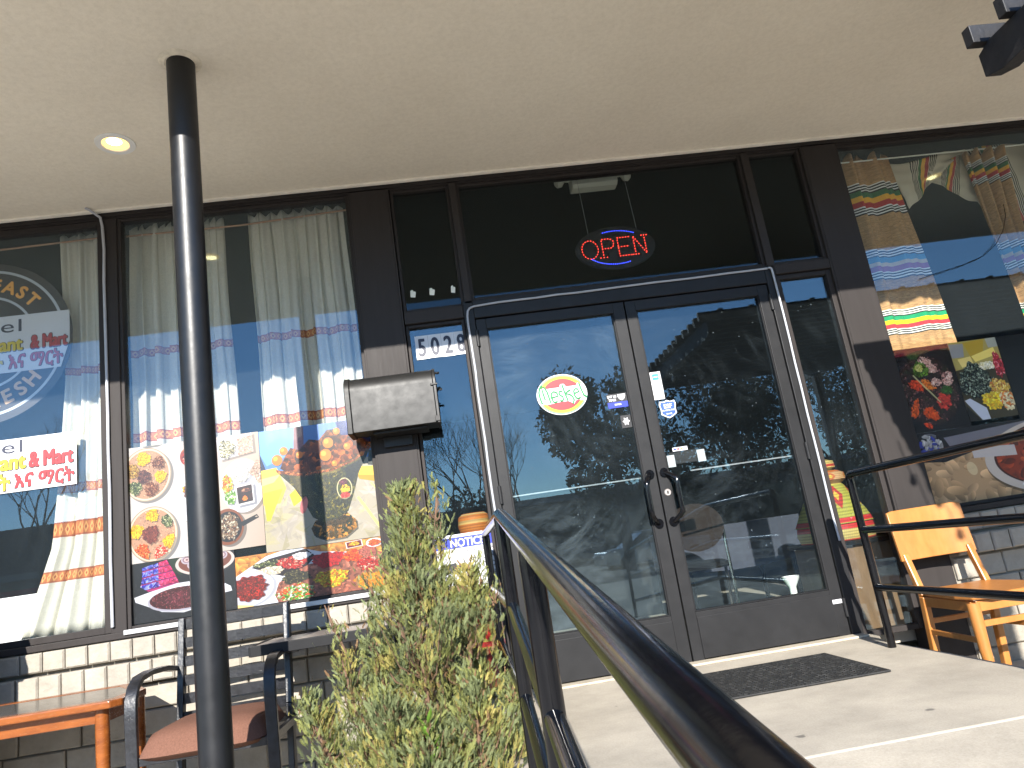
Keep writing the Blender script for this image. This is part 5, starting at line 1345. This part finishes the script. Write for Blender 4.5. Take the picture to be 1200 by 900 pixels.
def poster4():
    p = Pic(1000, 400, (232, 170, 90)); p.bits(p.poly([(0, 0), (1, 0), (1, .35), (0, .35)]), [(236, 178, 100), (226, 160, 80)], 200, .03)
    t = p.poly([(.0, .38), (.2, .06), (.38, -.05), (.55, .12), (.76, .22), (.96, .36), (1.02, .6), (1.02, 1.1), (-.02, 1.1)]); p.fill(t, (240, 242, 250))
    m = p.fill(p.poly([(.27, .62), (.42, .35), (.55, .33), (.9, .22), (1, .4), (1, 1), (.26, 1), (.24, .85)]), (186, 126, 104)); p.bits(m, [(190, 130, 108), (180, 120, 98), (196, 138, 118)], 300, .02)
    p.fill(p.poly([(.1, .25), (.22, .12), (.46, .02), (.52, .2), (.46, .36), (.3, .5), (.2, .38)]), (50, 26, 36)); p.food(.23, .22, .11, .07, (90, 88, 40), GRN + [(70, 60, 30)], 200, .007); p.food(.37, .25, .1, .13, (180, 36, 48), RED, 240, .008); p.food(.21, .36, .1, .08, (240, 228, 206), [(245, 235, 215), (230, 215, 190)], 60, .012); p.food(.43, .15, .06, .07, (246, 244, 246), [(250, 250, 252)], 30, .012)
    p.food(.60, .30, .11, .15, (206, 26, 34), [(214, 34, 40), (188, 20, 28)], 200, .01); p.food(.76, .30, .065, .12, (232, 92, 34), ORG[:2] + [(220, 80, 40)], 140, .008); p.food(.86, .24, .06, .11, (204, 130, 112), [(204, 130, 112), (190, 110, 95)], 100, .007); p.food(.86, .50, .075, .14, (196, 44, 40), RED, 200, .008)
    p.food(.38, .55, .09, .13, (78, 74, 50), [(90, 86, 56), (60, 56, 40), (150, 140, 100), (40, 40, 30)], 340, .006); p.food(.61, .68, .11, .17, (206, 176, 30), YEL + [(220, 110, 30), (180, 190, 60)], 260, .01); p.food(.88, .84, .12, .17, (240, 168, 26), [(246, 176, 34), (230, 150, 20), (250, 196, 70)], 260, .007); p.food(.38, .86, .12, .16, (170, 200, 110), SAL + [(60, 150, 60), (250, 120, 40)], 280, .012)
    t = p.el(.075, .66, .165, .32, -.3); p.shade(t, .85); p.fill(t, (244, 244, 250)); p.fill(p.el(.07, .66, .145, .28, -.3), (222, 222, 232)); p.food(.07, .64, .13, .24, (150, 34, 22), [(170, 44, 28), (130, 26, 18), (196, 70, 40), (110, 60, 30)], 520, .010, .35)
    t = p.poly([(.72, .02), (.83, .0), (.835, .13), (.725, .15)]); p.fill(t, (250, 240, 240)); p.fill(p.poly([(.727, .03), (.823, .012), (.828, .12), (.732, .138)]), (140, 20, 26)); p.food(.777, .07, .035, .04, (240, 170, 50), YEL[:1] + [(240, 170, 50)], 14, .015)
    p.fill(p.el(.91, .10, .055, .09), (250, 244, 244)); p.food(.91, .10, .042, .065, (222, 96, 50), ORG[:2], 40, .01)
    p.fill(p.poly([(0, .93), (.1, .98), (.1, 1), (0, 1)]), (250, 225, 170))
    return p.noise(.03)
def posterC1():
    p = Pic(520, 640, (20, 16, 18)); p.fill(p.poly([(0, 0), (1, 0), (1, .05), (0, .09)]), (130, 28, 48))
    t = p.el(.5, .52, .6, .48); p.fill(t, (30, 26, 28)); m = p.fill(p.el(.46, .52, .5, .41), (44, 26, 24)); p.bits(m, [(60, 36, 34), (90, 60, 56), (40, 24, 26), (120, 80, 76), (50, 60, 34)], 1100, .02)
    for (u, v, a, b_, c) in ((.28, .45, .12, .06, (222, 70, 34)), (.48, .46, .12, .055, (240, 120, 40)), (.16, .72, .06, .12, (230, 90, 34)), (.4, .8, .13, .07, (226, 84, 30)), (.3, .93, .07, .03, (226, 70, 30)), (.68, .66, .11, .12, (190, 60, 48))): p.food(u, v, a, b_, c, [c, tuple(min(255, int(x * 1.15)) for x in c), tuple(int(x * .75) for x in c)], 50, .03, rot=.5)
    for (u, v) in ((.55, .2), (.62, .28), (.62, .44), (.82, .45), (.84, .38), (.5, .17)): p.food(u, v, .09, .05, (226, 180, 164), [(236, 196, 180), (206, 150, 136), (120, 80, 76)], 30, .02)
    p.food(.42, .27, .13, .09, (88, 122, 40), [(96, 134, 44), (70, 100, 30)], 60, .03); p.food(.4, .25, .07, .045, (200, 196, 110), [(224, 214, 140), (160, 160, 70)], 50, .014); p.food(.36, .1, .1, .04, (50, 76, 34), [(60, 90, 40), (40, 64, 30)], 60, .02, .3); p.food(.76, .55, .1, .05, (60, 100, 40), [(70, 112, 44), (44, 80, 34)], 50, .02)
    p.fill(p.poly([(.26, .33), (.28, .32), (.62, .68), (.6, .69)]), (220, 220, 160), .8)
    return p.noise(.05, 1.0, 1.0)
def posterC2():
    p = Pic(420, 640, (60, 52, 30)); p.fill(p.poly([(0, 0), (1, 0), (1, .28), (.0, .36)]), (176, 160, 90))
    p.fill(p.poly([(.0, .02), (.3, .03), (.25, .2), (0, .2)]), (150, 150, 150)); p.fill(p.poly([(.3, .02), (.75, .0), (.65, .2), (.4, .24)]), (186, 156, 50)); p.fill(p.poly([(.4, .2), (.9, .12), (.92, .22), (.45, .28)]), (252, 226, 120)); p.fill(p.poly([(.1, .22), (.38, .2), (.4, .3), (.15, .33)]), (240, 216, 130)); p.fill(p.poly([(.78, .0), (1, 0), (1, .12), (.8, .12)]), (170, 172, 160))
    m = p.food(.36, .52, .36, .22, (28, 34, 30), [(36, 46, 38), (70, 84, 70), (150, 160, 140), (20, 26, 24)], 620, .022, .5); p.food(.7, .34, .22, .05, (236, 226, 190), [(246, 240, 214), (220, 206, 160)], 60, .03)
    p.food(.9, .35, .1, .16, (170, 34, 48), [(190, 40, 54), (230, 120, 130), (130, 26, 40)], 90, .03); p.food(.78, .64, .2, .12, (200, 160, 50), [(220, 180, 70), (240, 206, 120), (180, 110, 50)], 120, .03); p.food(.6, .78, .24, .11, (206, 176, 40), YEL + [(190, 160, 40)], 90, .035); p.food(.88, .8, .16, .12, (226, 210, 160), [(236, 222, 180), (210, 120, 50)], 60, .035)
    p.fill(p.poly([(.0, .74), (.12, .72), (.4, .86), (.42, 1), (.25, 1)]), (196, 200, 214)); p.fill(p.poly([(0, .8), (.22, 1), (0, 1)]), (24, 20, 20))
    return p.noise(.05, 1.0, 1.0)
def posterC3():
    p = Pic(1300, 420, (196, 158, 116)); p.bits(p.poly([(0, 0), (1, 0), (1, 1), (0, 1)]), [(200, 162, 120), (188, 150, 108)], 300, .03); p.fill(p.poly([(0, 0), (1, 0), (1, .12), (.27, .3), (.1, .42), (0, .38)]), (28, 24, 28)); p.fill(p.poly([(.12, .1), (.6, .0), (1, .02), (1, .08), (.3, .26), (.14, .26)]), (128, 124, 132))
    t = p.el(.06, .18, .05, .16); p.bits(t, [(170, 165, 160), (120, 118, 124), (50, 60, 150), (200, 196, 190)], 60, .012)
    t = p.el(.62, .52, .36, .52); p.shade(t, .6, .0, .04); p.fill(t, (214, 198, 184)); p.fill(p.el(.63, .5, .33, .46), (70, 26, 20)); m = p.fill(p.el(.63, .5, .32, .44), (146, 52, 24)); p.bits(m, [(160, 60, 28), (120, 40, 20), (180, 80, 40)], 260, .02)
    p.food(.66, .45, .2, .3, (40, 28, 24), [(50, 34, 28), (30, 22, 22), (80, 50, 36), (110, 80, 50)], 520, .012); p.food(.58, .2, .05, .12, (110, 150, 50), [(130, 170, 60), (220, 224, 130), (80, 120, 40)], 80, .01); p.food(.5, .36, .05, .12, (180, 140, 70), [(190, 150, 80), (140, 100, 50)], 50, .012); p.food(.78, .42, .07, .13, (240, 236, 232), [(250, 248, 246), (220, 206, 190)], 50, .015); p.food(.8, .68, .09, .1, (190, 34, 50), [(206, 40, 60), (236, 110, 120), (150, 24, 40)], 90, .012)
    p.fill(p.poly([(.22, .28), (.40, .32), (.40, .46), (.22, .42)]), (208, 196, 190)); p.food(.43, .86, .04, .1, (230, 224, 220), [(236, 230, 226)], 8, .02); p.fill(p.el(.2, .55, .02, .09, -.2), (232, 206, 160), .8)
    return p.noise(.04, 1.05, .95)
def posterC4():
    p = Pic(620, 420, (16, 14, 18)); t = p.el(.9, .6, .6, .5); p.fill(t, (24, 22, 26)); p.food(.8, .55, .4, .34, (50, 30, 28), RED + [(60, 40, 36), (50, 70, 40), (200, 150, 120)], 320, .02); return p.noise(.05, 1.0, 1.0)
PG_ = 'food posters on the shop windows'
def poster(nm, fn, x0, x1, z0, z1, y, lab, see=0.0):
    m = img_mat(nm, fn(), .3, see=see)
    b = MB(); b.card(x0, x1, z0, z1, y, .0015); o = b.build('food_poster', m, None); tag(o, lab, 'poster', PG_); return o
poster('platter print', poster1, -1.79, -1.062, .968, 1.603, .0445, 'pale food poster showing round injera platters and white plates')
poster('goblet print', poster2, -1.060, -.405, .925, 1.600, .0445, 'food poster showing a footed bowl heaped with fried meat on crumpled foil', .3)
poster('stew print', poster3, -1.79, -1.232, .655, .966, .0440, 'dark food poster showing red stew in an oval white dish')
poster('spice print', poster4, -1.230, -.405, .655, .923, .0440, 'bright food poster showing heaps of spices, stews and salad')
poster('skillet print', posterC1, 2.762, 3.145, 1.06, 1.585, .0445, 'dark food poster showing carrots and potatoes in a black skillet', .3)
poster('greens print', posterC2, 3.147, 3.465, 1.085, 1.585, .0445, 'food poster showing dark greens, yellow squash and a white dish corner', .15)
poster('soup print', posterC3, 2.762, 4.30, .605, 1.058, .0445, 'wide food poster showing a bowl of dark red soup on a tan table', .15)
poster('night print', posterC4, 3.467, 4.60, 1.06, 1.585, .0440, 'nearly black food poster at the right edge of the view', .3)
# ================================================================ across the street (seen in the glass)
bark = mat('bare tree bark', (.09, .075, .065), .9, 0, .2, 8)
def bare_tree(x, y, h, seed, lab):
    r = random.Random(seed); t = thing('bare_tree', lab, 'tree', (x, y, -.64), 'bare trees across the street'); B = MB()
    T2_ = MB()
    def grow(p, d, L, rad, dep, mb):
        q = p + d * L; mid = (p + q) / 2 + Vector((r.uniform(-1, 1), r.uniform(-1, 1), 0)) * L * .05
        mb.tube([p, mid, q], [rad, rad * .85, rad * .65], 5 if dep < 3 else 3, False)
        if dep >= 6: return
        for k in range(r.choice((2, 3)) if dep else 4):
            dd = (d + Vector((r.uniform(-1, 1), r.uniform(-1, 1), r.uniform(-.2, .7))) * .62).normalized()
            grow(q if k < 2 else mid.lerp(q, r.uniform(.2, 1)), dd, L * r.uniform(.62, .86), rad * .6, dep + 1, T2_)
    grow(Vector((x, y, -.64)), Vector((r.uniform(-.05, .05), 0, 1)).normalized(), h * .27, h * .011, 0, B)
    B.build('trunk', bark, t, smooth=True); T2_.build('crown', bark, t)
bare_tree(-15, -24, 9.5, 1, 'bare tree reflected in the left window above the name sign')
bare_tree(-3.5, -27, 9, 2, 'bare tree across the street left of the entrance')
bare_tree(.5, -24, 8.5, 3, 'bare tree across the street straight ahead of the doors')
bare_tree(2.8, -30, 9, 4, 'tall bare tree beyond the evergreen across the street')
bare_tree(13, -28, 9, 6, 'bare tree across the street behind the pergola')
leafm = [mat('dark evergreen leaf', (.02, .035, .018), .7, 0, .3, 3), mat('mid evergreen leaf', (.045, .065, .03), .7, 0, .3, 3)]
def evergreen(x, y, h, w, seed, lab):
    r = random.Random(seed); t = thing('evergreen_tree', lab, 'tree', (x, y, -.64), 'dense evergreen trees across the street')
    MB().tube([(x, y, -.64), (x + .1, y, h * .5), (x, y, h * .85)], [h * .03, h * .02, .02], 8).build('trunk', bark, t, smooth=True)
    cl = [(r.uniform(-.6, .6) * w, r.uniform(-.6, .6) * w, h * r.uniform(.22, .86), r.uniform(.22, .42) * w) for k in range(26)]
    v, f, m = [], [], []
    for k in range(9000):
        cx, cy, cz, cr = cl[r.randrange(26)]
        d = Vector((r.gauss(0, 1), r.gauss(0, 1), r.gauss(0, .8))).normalized() * cr * r.random()**.35
        taper = 1 - .35 * max(0, (cz + d.z) / h - .5)
        p = Vector((x + (cx + d.x) * taper, y + (cy + d.y) * taper, cz + d.z)); s_ = r.uniform(.07, .15)
        a = Vector((r.gauss(0, 1), r.gauss(0, 1), r.gauss(0, 1))).normalized() * s_; c = Vector((r.gauss(0, 1), r.gauss(0, 1), r.gauss(0, 1))).normalized() * s_ * .6
        b0 = len(v); v += [tuple(p - a), tuple(p + c), tuple(p + a), tuple(p - c)]; f.append((b0, b0+1, b0+2, b0+3)); m.append(0 if r.random() < .6 else 1)
    off = root_off(t); me = bpy.data.meshes.new('crown'); me.from_pydata((np.array(v) - np.array(off)).tolist(), [], f)
    for q in leafm: me.materials.append(q)
    me.polygons.foreach_set('material_index', m); me.update(); o = bpy.data.objects.new('crown', me); C.objects.link(o); o.parent = t
evergreen(5.6, -21, 6.9, 3.0, 1, 'rounded dark evergreen across the street from the left door')
evergreen(10.8, -23, 7.6, 3.6, 2, 'big dark evergreen across the street from the right door')
evergreen(17.5, -24, 7.2, 3.6, 3, 'wide dark evergreen across the street beyond the pergola')
evergreen(24.5, -25, 7.4, 3.6, 4, 'last dark evergreen of the row to the right across the street')
evergreen(1.2, -34, 4.2, 2.8, 5, 'low dark evergreen behind the bare trees across the street')
evergreen(-4.8, -33, 3.9, 2.6, 6, 'low rounded evergreen left of the bare trees across the street')
SB = thing('strip_building', 'long low tan building with a dark glass front across the street', 'building', (0, -42, -.64))
stucco = mat('tan stucco', (.20, .17, .14), .9, 0, .1, 2)
bx(-45, 40, -52, -42, -.64, 3.4).build('wall', stucco, SB)
bx(-45.3, 40.3, -52.3, -41.4, 3.405, 3.8).build('roof', mat('grey roof edge', (.2, .2, .2), .8), SB)
bx(-46, -19, -52.2, -41.9, 3.81, 6.5).build('upper_wall', mat('dark slate cladding', (.035, .042, .05), .7, 0, .15, 2), SB)
bx(-46, -19, -41.9, -41.7, 2.25, 2.9).build('fascia_band', mat('red fascia', (.5, .02, .03), .5), SB)
for k in range(16): bx(-42 + k * 5.1, -38.4 + k * 5.1, -41.99, -41.9, .1, 2.6).build('window', mat('dark shop glass', (.03, .035, .04), .1), SB) if k == 0 else bx(-42 + k * 5.1, -38.4 + k * 5.1, -41.99, -41.9, .1, 2.6).build('window', bpy.data.materials['dark shop glass'], SB)
def car(x, y, col, lab, rz=0):
    t = thing('parked_car', lab, 'car', (0, 0, 0), 'cars parked across the lot')
    paint = mat('car paint ' + lab[:6], col, .25, 0, .02, 2, coat=.6); gl = mat('car glass', (.02, .025, .03), .06); tyre = M['rubber']
    b = MB(); prof = [(-2.25, .35), (-2.3, .7), (-2.2, .86), (-1.25, .95), (1.15, .98), (2.05, .9), (2.25, .75), (2.25, .35), (1.75, .28), (-1.75, .28)]
    b.prism_y([(px, pz) for px, pz in prof], -.87, .87); b.build('body', paint, t, bevel=.06, seg=3)
    b = MB(); cab = [(-1.3, .94), (-.55, 1.42), (.75, 1.45), (1.6, .96)]; n = 4
    vs = [(px, -.78 if pz < 1.2 else -.6, pz) for px, pz in cab] + [(px, .78 if pz < 1.2 else .6, pz) for px, pz in cab]
    b.add(vs, [(0, 1, 2, 3), (7, 6, 5, 4), (0, 4, 5, 1), (1, 5, 6, 2), (2, 6, 7, 3), (3, 7, 4, 0)]); b.build('windows', gl, t, bevel=.03)
    bx(-.5, .72, -.59, .59, 1.44, 1.475).build('roof', paint, t, bevel=.015)
    for wx in (-1.4, 1.4):
        for wy in (-.88, .7): MB().lathe([(.2, 0), (.33, .01), (.33, .17), (.2, .18)], (wx, wy, .33), 20, axis='y').build('wheel', tyre, t, smooth=True)
    for wy in (-.6, .6): bx(-2.32, -2.24, wy - .15, wy + .15, .62, .74).build('headlight', M['white'], t, bevel=.01)
    t.location = (x, y, -.64); t.rotation_euler = (0, 0, rz)
car(-13.8, -20, (.45, .02, .025), 'bright red car parked across the lot on the left')
car(-2.5, -22, (.12, .13, .14), 'dark grey car parked across the lot ahead', .1)
car(7.5, -25, (.5, .5, .5), 'silver car parked across the lot on the right', -.1)
